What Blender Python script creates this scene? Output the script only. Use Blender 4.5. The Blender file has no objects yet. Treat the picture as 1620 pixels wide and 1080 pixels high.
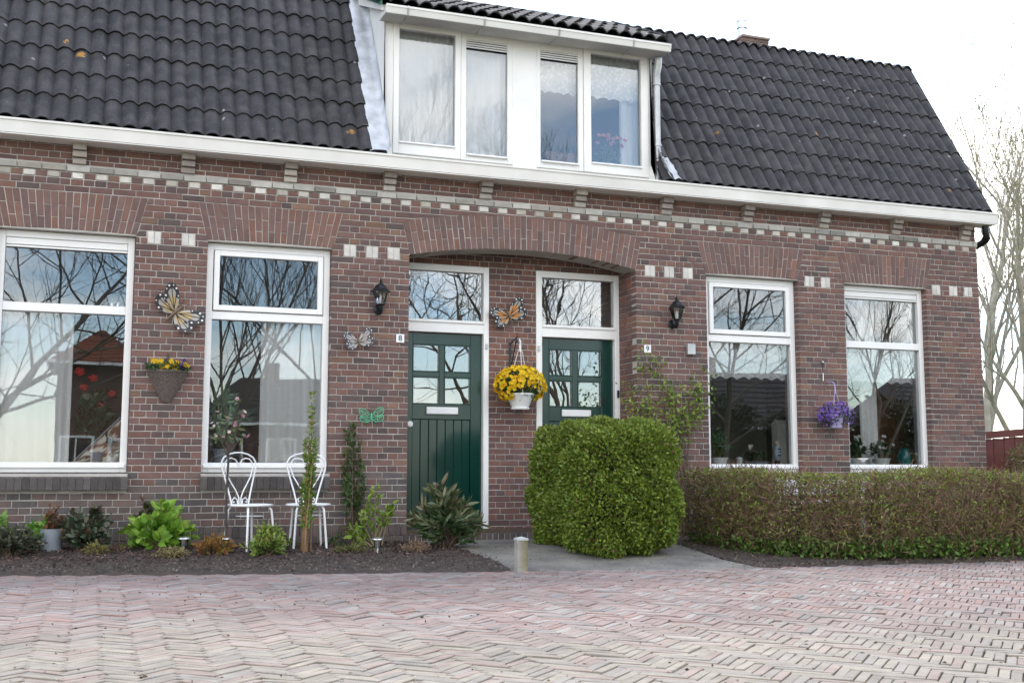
import bpy, bmesh, math, random
import numpy as np
from mathutils import Vector, Matrix
R = math.radians
random.seed(7); rng = np.random.default_rng(7)
scene = bpy.context.scene
COL = scene.collection

# ------------------------------------------------------------------ camera
cam_d = bpy.data.cameras.new('camera'); cam = bpy.data.objects.new('camera', cam_d); COL.objects.link(cam)
cam.location = (0, -11.0, 0.80)
cam.rotation_euler = (R(90) + math.atan(207/1800), 0, R(-20.0))
cam_d.sensor_width = 36; cam_d.lens = 40.0; cam_d.clip_start = 0.05; cam_d.clip_end = 3000
scene.camera = cam

# ------------------------------------------------------------------ sky, sun, exposure
SUN_EL, SUN_AZ = 54, 25           # azimuth clockwise from +Y: high behind the house, veiled by thin cloud
world = bpy.data.worlds.new('World'); scene.world = world; world.use_nodes = True
nt = world.node_tree; nt.nodes.clear(); N = nt.nodes.new; L_ = nt.links.new
out = N('ShaderNodeOutputWorld'); bg = N('ShaderNodeBackground'); bg.inputs['Strength'].default_value = 0.12
sky = N('ShaderNodeTexSky'); sky.sky_type = 'NISHITA'; sky.sun_disc = False
sky.sun_elevation = R(SUN_EL); sky.sun_rotation = R(SUN_AZ); sky.air_density = 1.2; sky.dust_density = 0.4; sky.ozone_density = 3.0
tc = N('ShaderNodeTexCoord'); sep = N('ShaderNodeSeparateXYZ'); L_(tc.outputs['Generated'], sep.inputs[0])
ad = N('ShaderNodeMath'); ad.operation = 'MAXIMUM'; ad.inputs[1].default_value = 0.0; L_(sep.outputs['Z'], ad.inputs[0])
ad2 = N('ShaderNodeMath'); ad2.operation = 'ADD'; ad2.inputs[1].default_value = 0.22; L_(ad.outputs[0], ad2.inputs[0])
dv = N('ShaderNodeVectorMath'); dv.operation = 'DIVIDE'; L_(tc.outputs['Generated'], dv.inputs[0])
cmb = N('ShaderNodeCombineXYZ')
for i in range(3): L_(ad2.outputs[0], cmb.inputs[i])
L_(cmb.outputs[0], dv.inputs[1])
nz = N('ShaderNodeTexNoise'); nz.inputs['Scale'].default_value = 0.85; nz.inputs['Detail'].default_value = 7; nz.inputs['Roughness'].default_value = 0.55; nz.inputs['Distortion'].default_value = 0.4
mp = N('ShaderNodeMapping'); mp.inputs['Rotation'].default_value = (0, 0, R(29)); mp.inputs['Location'].default_value = (3.1, 1.7, 0.4); L_(dv.outputs[0], mp.inputs['Vector']); L_(mp.outputs[0], nz.inputs['Vector'])
rp = N('ShaderNodeValToRGB'); rp.color_ramp.elements[0].position = 0.455; rp.color_ramp.elements[1].position = 0.60; L_(nz.outputs['Fac'], rp.inputs[0])
mxk = N('ShaderNodeMath'); mxk.operation = 'MULTIPLY_ADD'; mxk.inputs[1].default_value = 0.92; mxk.inputs[2].default_value = 0.06; L_(rp.outputs[0], mxk.inputs[0])
mx = N('ShaderNodeMixRGB'); L_(mxk.outputs[0], mx.inputs[0]); L_(sky.outputs[0], mx.inputs[1]); mx.inputs[2].default_value = (9.2, 8.8, 8.3, 1)
L_(mx.outputs[0], bg.inputs['Color']); L_(bg.outputs[0], out.inputs['Surface'])

sd = bpy.data.lights.new('sun', 'SUN'); sd.energy = 0.9; sd.angle = R(18); sd.color = (1, 0.95, 0.87)
sun = bpy.data.objects.new('sun', sd); COL.objects.link(sun); sun.location = (8, 14, 20)
_a, _e = R(SUN_AZ), R(SUN_EL)
sun.rotation_euler = Vector((math.sin(_a)*math.cos(_e), math.cos(_a)*math.cos(_e), math.sin(_e))).to_track_quat('Z', 'Y').to_euler()
vs = scene.view_settings; vs.view_transform = 'Standard'; vs.look = 'None'; vs.exposure = 1.70; vs.gamma = 1.0; vs.use_curve_mapping = False
cy = scene.cycles; cy.max_bounces = 7; cy.diffuse_bounces = 3; cy.glossy_bounces = 3; cy.transparent_max_bounces = 16; cy.transmission_bounces = 4
cy.caustics_reflective = False; cy.caustics_refractive = False; cy.use_denoising = True; cy.sample_clamp_indirect = 4.0

# ------------------------------------------------------------------ materials
MATS = {}
def nodes_of(name):
    m = bpy.data.materials.new(name); m.use_nodes = True; MATS[name] = m
    t = m.node_tree; return m, t, t.nodes['Principled BSDF']
def mat(name, col=(.5,.5,.5), rough=.6, metal=0., attr=False, var=.12, vscale=8., bump=0., bscale=60., rnd=0., coat=0., trans=0., coord='Object'):
    """plain procedural surface: colour (or the piece's own colour attribute) x soft noise, fine relief"""
    m, t, p = nodes_of(name); n, l = t.nodes.new, t.links.new
    tc = n('ShaderNodeTexCoord'); src = tc.outputs[coord]
    if coord == 'World':
        pass
    nz = n('ShaderNodeTexNoise'); nz.inputs['Scale'].default_value = vscale; nz.inputs['Detail'].default_value = 5; l(src, nz.inputs['Vector'])
    mr = n('ShaderNodeMapRange'); mr.inputs[1].default_value = .25; mr.inputs[2].default_value = .75; mr.inputs[3].default_value = 1-var; mr.inputs[4].default_value = 1+var; l(nz.outputs['Fac'], mr.inputs[0])
    fac = mr.outputs[0]
    if rnd:
        oi = n('ShaderNodeObjectInfo'); r2 = n('ShaderNodeMapRange'); r2.inputs[3].default_value = 1-rnd; r2.inputs[4].default_value = 1+rnd; l(oi.outputs['Random'], r2.inputs[0])
        mm = n('ShaderNodeMath'); mm.operation = 'MULTIPLY'; l(fac, mm.inputs[0]); l(r2.outputs[0], mm.inputs[1]); fac = mm.outputs[0]
    vm = n('ShaderNodeVectorMath'); vm.operation = 'SCALE'; l(fac, vm.inputs['Scale'])
    if attr:
        a = n('ShaderNodeAttribute'); a.attribute_name = 'Col'; l(a.outputs['Color'], vm.inputs[0])
    else:
        vm.inputs[0].default_value = col
    l(vm.outputs[0], p.inputs['Base Color'])
    p.inputs['Roughness'].default_value = rough; p.inputs['Metallic'].default_value = metal
    p.inputs['Coat Weight'].default_value = coat; p.inputs['Coat Roughness'].default_value = .08
    if bump:
        b = n('ShaderNodeBump'); b.inputs['Strength'].default_value = bump; b.inputs['Distance'].default_value = .01
        n2 = n('ShaderNodeTexNoise'); n2.inputs['Scale'].default_value = bscale; n2.inputs['Detail'].default_value = 4; l(src, n2.inputs['Vector'])
        l(n2.outputs['Fac'], b.inputs['Height']); l(b.outputs[0], p.inputs['Normal'])
    if trans:
        o = t.nodes['Material Output']; tr = n('ShaderNodeBsdfTranslucent'); ms = n('ShaderNodeMixShader'); ms.inputs[0].default_value = trans
        l(vm.outputs[0], tr.inputs[0]); l(p.outputs[0], ms.inputs[1]); l(tr.outputs[0], ms.inputs[2]); l(ms.outputs[0], o.inputs['Surface'])
    return m

def glass(name, base=.20, tint=(1,1,1), wav=.004):
    m = bpy.data.materials.new(name); m.use_nodes = True; MATS[name] = m; t = m.node_tree; t.nodes.clear(); n, l = t.nodes.new, t.links.new
    o = n('ShaderNodeOutputMaterial'); tr = n('ShaderNodeBsdfTransparent'); tr.inputs[0].default_value = (.985*tint[0], .992*tint[1], .99*tint[2], 1)
    gl = n('ShaderNodeBsdfGlossy'); gl.inputs['Roughness'].default_value = .0; gl.inputs['Color'].default_value = (.93,.97,1,1)
    lw = n('ShaderNodeFresnel'); lw.inputs['IOR'].default_value = 1.5
    ma = n('ShaderNodeMath'); ma.operation = 'MULTIPLY_ADD'; ma.inputs[1].default_value = 1.0; ma.inputs[2].default_value = base; ma.use_clamp = True
    l(lw.outputs[0], ma.inputs[0]); ms = n('ShaderNodeMixShader'); l(ma.outputs[0], ms.inputs[0]); l(tr.outputs[0], ms.inputs[1]); l(gl.outputs[0], ms.inputs[2]); l(ms.outputs[0], o.inputs['Surface'])
    tc = n('ShaderNodeTexCoord'); nz = n('ShaderNodeTexNoise'); nz.inputs['Scale'].default_value = 2.2; nz.inputs['Detail'].default_value = 1.5; l(tc.outputs['Object'], nz.inputs['Vector'])
    b = n('ShaderNodeBump'); b.inputs['Strength'].default_value = wav; b.inputs['Distance'].default_value = .1; l(nz.outputs['Fac'], b.inputs['Height']); l(b.outputs[0], gl.inputs['Normal'])
    return m

def sheer(name, col=(.82,.83,.84), hole=.25, lace=0.):
    m = bpy.data.materials.new(name); m.use_nodes = True; MATS[name] = m; t = m.node_tree; t.nodes.clear(); n, l = t.nodes.new, t.links.new
    o = n('ShaderNodeOutputMaterial'); d = n('ShaderNodeBsdfDiffuse'); d.inputs[0].default_value = (*col, 1); tl = n('ShaderNodeBsdfTranslucent'); tl.inputs[0].default_value = (*col, 1)
    a = n('ShaderNodeMixShader'); a.inputs[0].default_value = .08; l(d.outputs[0], a.inputs[1]); l(tl.outputs[0], a.inputs[2])
    tr = n('ShaderNodeBsdfTransparent'); ms = n('ShaderNodeMixShader'); ms.inputs[0].default_value = hole
    if lace:
        tc = n('ShaderNodeTexCoord'); v = n('ShaderNodeTexVoronoi'); v.inputs['Scale'].default_value = 26; l(tc.outputs['Object'], v.inputs['Vector'])
        mr = n('ShaderNodeMapRange'); mr.inputs[1].default_value = .2; mr.inputs[2].default_value = .6; mr.inputs[3].default_value = hole-lace; mr.inputs[4].default_value = hole+lace; l(v.outputs['Distance'], mr.inputs[0]); l(mr.outputs[0], ms.inputs[0])
    l(a.outputs[0], ms.inputs[1]); l(tr.outputs[0], ms.inputs[2]); l(ms.outputs[0], o.inputs['Surface'])
    return m

# ------------------------------------------------------------------ mesh helpers
def _wl(o):
    v = Vector((0,0,0))
    while o is not None: v = v + o.location; o = o.parent
    return v
def link(name, me, parent=None, world=False):
    o = bpy.data.objects.new(name, me); COL.objects.link(o)
    if parent is not None:
        o.parent = parent
        if world: o.location = -_wl(parent)
    return o
def setcol(me, cols):
    a = me.color_attributes.new('Col', 'FLOAT_COLOR', 'POINT')
    c = np.ones((len(me.vertices), 4), dtype=np.float32); c[:, :3] = np.asarray(cols, dtype=np.float32)
    a.data.foreach_set('color', c.ravel())
def mesh_np(name, V, F, m, cols=None, smooth=False):
    """V (n,3); F an (m,k) array of equal sized faces or a list of lists"""
    me = bpy.data.meshes.new(name)
    V = np.asarray(V, dtype=np.float32)
    if isinstance(F, np.ndarray):
        k = F.shape[1]; me.vertices.add(len(V)); me.vertices.foreach_set('co', V.ravel())
        me.loops.add(F.size); me.loops.foreach_set('vertex_index', F.astype(np.int32).ravel())
        me.polygons.add(len(F)); me.polygons.foreach_set('loop_start', np.arange(0, F.size, k, dtype=np.int32)); me.polygons.foreach_set('loop_total', np.full(len(F), k, dtype=np.int32))
        me.update(calc_edges=True)
    else:
        me.from_pydata([tuple(map(float, v)) for v in V], [], F); me.update()
    if cols is not None: setcol(me, cols)
    if smooth: me.polygons.foreach_set('use_smooth', np.ones(len(me.polygons), dtype=bool))
    if m is not None: me.materials.append(MATS[m] if isinstance(m, str) else m)
    return me

class MB:
    def __init__(s): s.v = []; s.f = []; s.c = []
    def add(s, vs, fs, col=(1,1,1)):
        b = len(s.v); s.v.extend([tuple(v) for v in vs]); s.f.extend([[i+b for i in f] for f in fs]); s.c.extend([col]*len(vs)); return s
    def box(s, x0,x1,y0,y1,z0,z1, bev=0., col=(1,1,1)):
        if not bev:
            vs = [(x,y,z) for z in (z0,z1) for y in (y0,y1) for x in (x0,x1)]
            return s.add(vs, [(0,2,3,1),(4,5,7,6),(0,1,5,4),(2,6,7,3),(0,4,6,2),(1,3,7,5)], col)
        b = min(bev, (x1-x0)*.45, (y1-y0)*.45, (z1-z0)*.45); bm = bmesh.new()
        bmesh.ops.create_cube(bm, size=1, matrix=Matrix.Translation(((x0+x1)/2,(y0+y1)/2,(z0+z1)/2)) @ Matrix.Diagonal((x1-x0,y1-y0,z1-z0,1)))
        bmesh.ops.bevel(bm, geom=bm.edges[:], offset=b, segments=1, affect='EDGES')
        bm.verts.index_update(); s.add([v.co[:] for v in bm.verts], [[v.index for v in f.verts] for f in bm.faces], col); bm.free(); return s
    def tube(s, pts, rad, n=6, col=(1,1,1), cap=True):
        P = [Vector(p) for p in pts]; k = len(P)
        rad = [rad]*k if not hasattr(rad, '__len__') else list(rad)
        vs = []; fs = []; up = None
        for i, p in enumerate(P):
            d = (P[min(i+1,k-1)] - P[max(i-1,0)])
            d = d.normalized() if d.length > 1e-9 else Vector((0,0,1))
            if up is None:
                a = Vector((0,0,1)) if abs(d.z) < .9 else Vector((1,0,0)); up = d.cross(a).normalized()
            else:
                up = (up - d*up.dot(d)); up = up.normalized() if up.length > 1e-6 else d.orthogonal().normalized()
            w = d.cross(up)
            for j in range(n):
                t = 2*math.pi*j/n; vs.append(p + (up*math.cos(t) + w*math.sin(t))*rad[i])
        for i in range(k-1):
            for j in range(n): a = i*n+j; b = i*n+(j+1)%n; fs.append((a,b,b+n,a+n))
        if cap: fs.append(tuple(reversed(range(n)))); fs.append(tuple(range((k-1)*n, k*n)))
        return s.add(vs, fs, col)
    def lathe(s, prof, n=24, c=(0,0,0), col=(1,1,1), a0=0., a1=2*math.pi, cap=True):
        full = abs(a1-a0-2*math.pi) < 1e-6; m = n if full else n+1; vs = []; fs = []
        for r, z in prof:
            for j in range(m): t = a0+(a1-a0)*j/n; vs.append((c[0]+r*math.cos(t), c[1]+r*math.sin(t), c[2]+z))
        for i in range(len(prof)-1):
            for j in range(n): a = i*m+j; b = i*m+(j+1)%m; fs.append((a,b,b+m,a+m))
        if cap and full:
            if prof[0][0] > 1e-4: fs.append(tuple(reversed(range(m))))
            if prof[-1][0] > 1e-4: fs.append(tuple(range((len(prof)-1)*m, len(prof)*m)))
        return s.add(vs, fs, col)
    def prism(s, poly, d0, d1, f=lambda u,v,w:(u,w,v), col=(1,1,1)):
        n = len(poly); vs = [f(u,v,d0) for u,v in poly] + [f(u,v,d1) for u,v in poly]
        return s.add(vs, [tuple(range(n)), tuple(reversed(range(n,2*n)))] + [(i,(i+1)%n,(i+1)%n+n,i+n) for i in range(n)], col)
    def build(s, name, m, parent=None, world=False, smooth=False):
        me = mesh_np(name, s.v, s.f, m, cols=s.c, smooth=False)
        if smooth:
            me.polygons.foreach_set('use_smooth', np.ones(len(me.polygons), dtype=bool)); me.update()
            try: me.set_sharp_from_angle(angle=R(40))
            except Exception: pass
        return link(name, me, parent, world)

def thing(name, label, cat, loc=(0,0,0), rz=0., group=None):
    o = bpy.data.objects.new(name, None); COL.objects.link(o); o.location = loc; o.rotation_euler = (0,0,rz); o.empty_display_size = .1
    o['label'] = label; o['category'] = cat
    if group: o['group'] = group
    return o
def structure(o): o['kind'] = 'structure'; return o
def stuff(o): o['kind'] = 'stuff'; return o

# ------------------------------------------------------------------ foliage helpers
LEAF4 = (np.array([[0,0,0],[.45,.5,.12],[1,0,-.05],[.45,-.5,.12]]), np.array([[0,1,2],[0,2,3]]))
LEAF8 = (np.array([[0,0,0],[.3,.42,.10],[.68,.36,.08],[1,0,-.12],[.68,-.36,.08],[.3,-.42,.10],[.34,0,.02],[.68,0,0]]),
         np.array([[0,6,1,1],[1,6,7,2],[2,7,3,3],[0,5,6,6],[5,4,7,6],[4,3,7,7]]))
def leaf_arrays(P, D, length, width, cols, tpl=LEAF4, flat=.0):
    """one leaf per row: base point P, pointing along D, with a random roll"""
    P = np.asarray(P, float); D = np.asarray(D, float); n = len(P)
    D = D/np.maximum(np.linalg.norm(D, axis=1, keepdims=True), 1e-9)
    r = rng.normal(size=(n,3)); 
    if flat: r = r*(1-flat) + np.array([0,0,1.])*flat*2
    Nn = r - (r*D).sum(1, keepdims=True)*D; Nn /= np.maximum(np.linalg.norm(Nn, axis=1, keepdims=True), 1e-9)
    S = np.cross(Nn, D)
    T, F = tpl; ln = np.broadcast_to(np.asarray(length, float), (n,)); wd = np.broadcast_to(np.asarray(width, float), (n,))
    V = P[:,None,:] + D[:,None,:]*(T[None,:,0,None]*ln[:,None,None]) + S[:,None,:]*(T[None,:,1,None]*wd[:,None,None]) + Nn[:,None,:]*(T[None,:,2,None]*wd[:,None,None])
    k = len(T); FF = F[None] + (np.arange(n)*k)[:,None,None]
    C = np.repeat(np.asarray(cols, float), k, axis=0)
    return V.reshape(-1,3), FF.reshape(-1, F.shape[1]), C
def tri_fix(F):
    """faces padded with a repeated last index (tpl LEAF8) to a list"""
    return [list(dict.fromkeys(f)) for f in F.tolist()]
def leaf_mesh(name, P, D, length, width, cols, m, tpl=LEAF4, flat=0.):
    V, F, C = leaf_arrays(P, D, length, width, cols, tpl, flat)
    return mesh_np(name, V, F if tpl is LEAF4 else tri_fix(F), m, cols=C)
def palette(n, cols, jit=.15):
    cols = np.asarray(cols, float); i = rng.integers(0, len(cols), n); k = rng.random(n)[:,None]; j = rng.integers(0, len(cols), n)
    c = cols[i]*(1-k*.5) + cols[j]*k*.5
    return np.clip(c*(1+rng.normal(0, jit, (n,1))), .002, 1)
def unit(n):
    v = rng.normal(size=(n,3)); return v/np.linalg.norm(v, axis=1, keepdims=True)
# ------------------------------------------------------------------ the materials of this place
mat('brick', attr=True, rough=.85, var=.16, vscale=14, bump=.5, bscale=90)
mat('mortar', (.47,.445,.41), .9, var=.22, vscale=3, bump=.5, bscale=120)
mat('gable', (.19,.115,.10), .9, var=.2, vscale=6)
mat('paver', attr=True, rough=.85, var=.20, vscale=9, bump=.6, bscale=70)
mat('white_paint', (.87,.87,.86), .32, var=.03, vscale=3, bump=.03, bscale=30)
mat('cream_paint', (.85,.845,.82), .40, var=.07, vscale=2.5, bump=.04, bscale=30)
mat('gutter_paint', (.76,.745,.71), .42, var=.10, vscale=2.2, bump=.05, bscale=25)
mat('green_paint', (.003,.036,.028), .22, var=.12, vscale=3, coat=.3)
mat('green_board', (.03,.14,.10), .5, var=.15)
mat('zinc', (.50,.51,.52), .45, .6, var=.2, vscale=6, bump=.2, bscale=20)
mat('soffit_grey', (.52,.52,.50), .6, var=.15, vscale=4)
mat('lead', (.55,.57,.60), .5, .3, var=.3, vscale=7, bump=.7, bscale=22)
mat('black_iron', (.012,.014,.016), .35, .3, var=.2)
mat('dark_iron', (.05,.055,.055), .5, .5, var=.2)
mat('white_metal', (.82,.83,.84), .3, .0, var=.04)
mat('silver', (.70,.71,.72), .25, .9, var=.05)
mat('white_plastic', (.80,.80,.80), .3, var=.03)
mat('grey_pot', (.27,.30,.34), .45, var=.06)
mat('lilac_plastic', (.42,.36,.62), .4, var=.05)
mat('teal_glaze', (.01,.20,.20), .15, var=.2, coat=.6)
mat('delft', attr=True, rough=.2, var=.06, coat=.5)
mat('number_blue', (.03,.06,.10), .5)
mat('wicker', (.16,.13,.115), .8, var=.35, vscale=40, bump=.6, bscale=120)
mat('painted_tin', attr=True, rough=.45, var=.12, vscale=20)
mat('leaf', attr=True, rough=.5, var=.15, vscale=30, trans=.28)
mat('glossy_leaf', attr=True, rough=.28, var=.12, vscale=30, trans=.18)
mat('petal', attr=True, rough=.6, var=.10, vscale=30, trans=.35)
mat('twig', attr=True, rough=.85, var=.25, vscale=30)
mat('bark', attr=True, rough=.9, var=.3, vscale=6, bump=.8, bscale=25)
mat('soil', (.065,.050,.041), .95, var=.4, vscale=9, bump=1.0, bscale=45)
mat('chip', attr=True, rough=.85, var=.3, vscale=30)
mat('room_wall', (.42,.38,.33), .8, var=.05)
mat('room_floor', (.10,.07,.05), .6, var=.2)
mat('dark_felt', (.02,.02,.022), .9)
mat('red_stain', (.10,.018,.014), .6, var=.3, vscale=12, bump=.3, bscale=30)
mat('grass', (.05,.075,.022), .95, var=.5, vscale=.6, bump=.8, bscale=15)
mat('far_wall', (.62,.60,.57), .8, var=.06)
mat('far_brick', (.13,.07,.055), .9, var=.2, vscale=10)
mat('dark_tile', (.05,.045,.045), .7, var=.2, vscale=5)
mat('far_tile', (.26,.085,.05), .75, var=.25, vscale=5, rnd=.18)
mat('wood_brown', (.20,.085,.035), .5, var=.3, vscale=5)
mat('flue_steel', (.62,.64,.68), .3, .8, var=.1)
glass('pane_glass', .055); glass('door_glass', .12, wav=.012); glass('lamp_glass', .04)
sheer('sheer_curtain', (.94,.95,.96), .06); sheer('dense_curtain', (.94,.94,.95), .04); sheer('lace', (.92,.94,.96), .14, .12)

def roof_tile_material():
    m, t, p = nodes_of('roof_tile'); n, l = t.nodes.new, t.links.new
    g = n('ShaderNodeNewGeometry'); oi = n('ShaderNodeObjectInfo')
    def noise(s, d=3, r=.5):
        k = n('ShaderNodeTexNoise'); k.inputs['Scale'].default_value = s; k.inputs['Detail'].default_value = d; k.inputs['Roughness'].default_value = r; l(g.outputs['Position'], k.inputs['Vector']); return k.outputs['Fac']
    def ramp(src, a, b):
        k = n('ShaderNodeMapRange'); k.inputs[1].default_value = a; k.inputs[2].default_value = b; k.clamp = True; l(src, k.inputs[0]); return k.outputs[0]
    def mixc(f, a, b):
        k = n('ShaderNodeMixRGB'); l(f, k.inputs[0])
        (l(a, k.inputs[1]) if not isinstance(a, tuple) else setattr(k.inputs[1], 'default_value', (*a,1)))
        (l(b, k.inputs[2]) if not isinstance(b, tuple) else setattr(k.inputs[2], 'default_value', (*b,1))); return k.outputs[0]
    base = mixc(oi.outputs['Random'], (.022,.0215,.024), (.039,.0375,.040))
    base = mixc(ramp(noise(7), .42, .70), base, (.062,.058,.060))
    base = mixc(ramp(noise(60, 2), .66, .72), base, (.12,.12,.115))
    vo = n('ShaderNodeTexVoronoi'); vo.inputs['Scale'].default_value = 4.5; l(g.outputs['Position'], vo.inputs['Vector'])
    vd = n('ShaderNodeMath'); vd.operation = 'MULTIPLY_ADD'; vd.inputs[1].default_value = .12; l(noise(40), vd.inputs[0]); l(vo.outputs['Distance'], vd.inputs[2])
    spot = ramp(vd.outputs[0], .155, .12)
    sepc = n('ShaderNodeSeparateColor'); l(vo.outputs['Color'], sepc.inputs[0])
    isw = ramp(sepc.outputs[0], .55, .57); iso = ramp(sepc.outputs[1], .93, .94)
    f1 = n('ShaderNodeMath'); f1.operation = 'MULTIPLY'; l(spot, f1.inputs[0]); l(isw, f1.inputs[1])
    base = mixc(f1.outputs[0], base, (.26,.26,.25))
    vo2 = n('ShaderNodeTexVoronoi'); vo2.inputs['Scale'].default_value = 2.6; l(g.outputs['Position'], vo2.inputs['Vector'])
    vd2 = n('ShaderNodeMath'); vd2.operation = 'MULTIPLY_ADD'; vd2.inputs[1].default_value = .22; l(noise(30), vd2.inputs[0]); l(vo2.outputs['Distance'], vd2.inputs[2])
    spot2 = ramp(vd2.outputs[0], .235, .20); s2 = n('ShaderNodeSeparateColor'); l(vo2.outputs['Color'], s2.inputs[0]); io2 = ramp(s2.outputs[1], .80, .81)
    f2 = n('ShaderNodeMath'); f2.operation = 'MULTIPLY'; l(spot2, f2.inputs[0]); l(io2, f2.inputs[1])
    base = mixc(f2.outputs[0], base, (.34,.17,.035))
    l(base, p.inputs['Base Color']); p.inputs['Roughness'].default_value = .80
    b = n('ShaderNodeBump'); b.inputs['Strength'].default_value = .35; b.inputs['Distance'].default_value = .006; l(noise(110, 4), b.inputs['Height']); l(b.outputs[0], p.inputs['Normal'])
roof_tile_material()

def ground_like(name, cols, s1, s2, bump, rough=.95):
    m, t, p = nodes_of(name); n, l = t.nodes.new, t.links.new; g = n('ShaderNodeNewGeometry')
    a = n('ShaderNodeTexNoise'); a.inputs['Scale'].default_value = s1; a.inputs['Detail'].default_value = 6; l(g.outputs['Position'], a.inputs['Vector'])
    r = n('ShaderNodeValToRGB'); r.color_ramp.elements[0].position = .3; r.color_ramp.elements[0].color = (*cols[0],1); r.color_ramp.elements[1].position = .7; r.color_ramp.elements[1].color = (*cols[1],1); l(a.outputs['Fac'], r.inputs[0])
    b = n('ShaderNodeTexNoise'); b.inputs['Scale'].default_value = s2; b.inputs['Detail'].default_value = 5; l(g.outputs['Position'], b.inputs['Vector'])
    k = n('ShaderNodeMixRGB'); k.blend_type = 'MULTIPLY'; k.inputs[0].default_value = .6; l(r.outputs[0], k.inputs[1]); l(b.outputs['Fac'], k.inputs[2])
    ga = n('ShaderNodeVectorMath'); ga.operation = 'SCALE'; ga.inputs['Scale'].default_value = 1.4; l(k.outputs[0], ga.inputs[0]); l(ga.outputs[0], p.inputs['Base Color']); p.inputs['Roughness'].default_value = rough
    u = n('ShaderNodeBump'); u.inputs['Strength'].default_value = bump; u.inputs['Distance'].default_value = .02; l(b.outputs['Fac'], u.inputs['Height']); l(u.outputs[0], p.inputs['Normal'])
ground_like('joint_sand', ((.11,.095,.075),(.24,.21,.165)), 1.2, 60, .6)
ground_like('path_slab', ((.15,.142,.13),(.29,.268,.23)), 2.5, 28, .6)
ground_like('asphalt', ((.26,.22,.20),(.34,.30,.27)), .8, 30, .3)

# ------------------------------------------------------------------ ground, road, bed, path
def road_edge(x): return float(np.interp(x, [-6,-4,-.66,1.2,3.33,5.26,7.9,12,16], [-.3,-.6,-1.19,-1.75,-2.22,-2.6,-2.77,-2.9,-3.0]))
def gz(x, y):
    r = road_edge(x); return .115*min(max((y-r)/(-r)*1.6, 0), 1)
mb = MB(); mb.add([(-400,-400,-.05),(400,-400,-.05),(400,400,-.05),(-400,400,-.05)], [(0,1,2,3)])
structure(mb.build('ground', 'grass'))
# the road: a sand bed with clinkers laid on it in herringbone
mb = MB(); xs = np.linspace(-16, 16, 41)
for i in range(40):
    a, b = xs[i], xs[i+1]; mb.add([(a,-15,-.014),(b,-15,-.014),(b,road_edge(b)+.06,-.014),(a,road_edge(a)+.06,-.014)], [(0,1,2,3)])
road = structure(mb.build('road', 'joint_sand'))
mb = MB(); mb.add([(-60,-16.5,-.018),(60,-16.5,-.018),(60,-13,-.018),(-60,-13,-.018)], [(0,1,2,3)]); structure(mb.build('street', 'asphalt'))

def paver_verts(cx, cy, ang, L, W, rough=1.):
    h = .005; l2, w2 = L/2-.0030, W/2-.0030
    ca, sa = math.cos(ang), math.sin(ang); tz = random.gauss(0,.0020)*rough; tx, ty = random.gauss(0,.012)*rough, random.gauss(0,.02)*rough
    dx, dy, da = random.gauss(0,.0014), random.gauss(0,.0014), random.gauss(0,.011)
    ca, sa = math.cos(ang+da), math.sin(ang+da); V = []
    for sx, z in ((0,-.03),(0,-.0025),(.0035,0)):
        for u, v in ((-1,-1),(1,-1),(1,1),(-1,1)):
            a = u*(l2-sx) + (random.gauss(0,.0014) if sx else 0); b = v*(w2-sx*.9) + (random.gauss(0,.0012) if sx else 0)
            V.append((cx+dx+a*ca-b*sa, cy+dy+a*sa+b*ca, z + (tz + tx*a + ty*b if z > -.02 else 0)))
    return V
PF = [(8,9,10,11)] + [(i,(i+1)%4,(i+1)%4+4,i+4) for i in range(4)] + [(i+4,(i+1)%4+4,(i+1)%4+8,i+8) for i in range(4)]
def vnoise(x, y, s=1., seed=0):
    """cheap smooth value noise in [0,1]"""
    x = x*s+seed*17.3; y = y*s+seed*9.1; v = 0; a = .5
    for k in range(3):
        v += a*(.5+.5*math.sin(x*1.7+1.3*math.sin(y*1.1+k))*math.cos(y*1.9+1.7*math.sin(x*.7+k*2))); x *= 2.1; y *= 2.1; a *= .5
    return v/.875
cx_, cy_ = cam.location.x, cam.location.y; yaw = R(20)
pavers = []
L, W = .205, .047; c45 = math.cos(R(45))
for i in range(-330, 330):
    for j in range(-75, 75):
        for hv in (0, 1):
            u = i*W + j*L; v = i*W - j*L
            if hv == 0: u += L/2; v += W/2
            else: u += L + W/2; v += W - L/2
            x = (u-v)*c45 + .07; y = (u+v)*c45 - 5.0
            if y > road_edge(x)+.05 or y < -9.2 or x < -6 or x > 12: continue
            dx, dy = x-cx_, y-cy_; w = dx*math.sin(yaw)+dy*math.cos(yaw); r = dx*math.cos(yaw)-dy*math.sin(yaw)
            if w < 2.2 or abs(r)/w > (.62 if w < 4 else .95): continue
            inside = w > 4.2 and abs(r)/w < .45
            t = (-4.85 - .26*x) - y + 1.5*(vnoise(x,y,.8)-.5)     # cream clinkers nearer the camera
            cream = min(max(t/1.1+.5, 0), 1)
            q = random.random()
            if q < .62: c = np.array((.415,.312,.28))
            elif q < .70: c = np.array((.345,.315,.29))
            elif q < .90: c = np.array((.45,.40,.365))
            else: c = np.array((.43,.285,.245))
            c2 = np.array(random.choice([(.51,.445,.36),(.48,.42,.345),(.53,.46,.37),(.51,.40,.335),(.47,.42,.36)]))
            c = c*(1-cream) + c2*cream
            c = c*(1+.35*(vnoise(x,y,1.3,3)-.5))*random.uniform(.90,1.08)*(.67-.10*cream)
            pavers.append((1/(w*w) if inside else 0, paver_verts(x, y, R(-45) + (R(90) if hv else 0) + R(90)*0, L, W), tuple(np.clip(c,.02,.9)), w))
pavers.sort(key=lambda p: -p[0])
for s, V, c, w in pavers[:300]:
    MB().add(V, PF, c).build('paving_brick', 'paver', road)
mb = MB()
for s, V, c, w in pavers[300:]: mb.add(V, PF, c)
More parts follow.
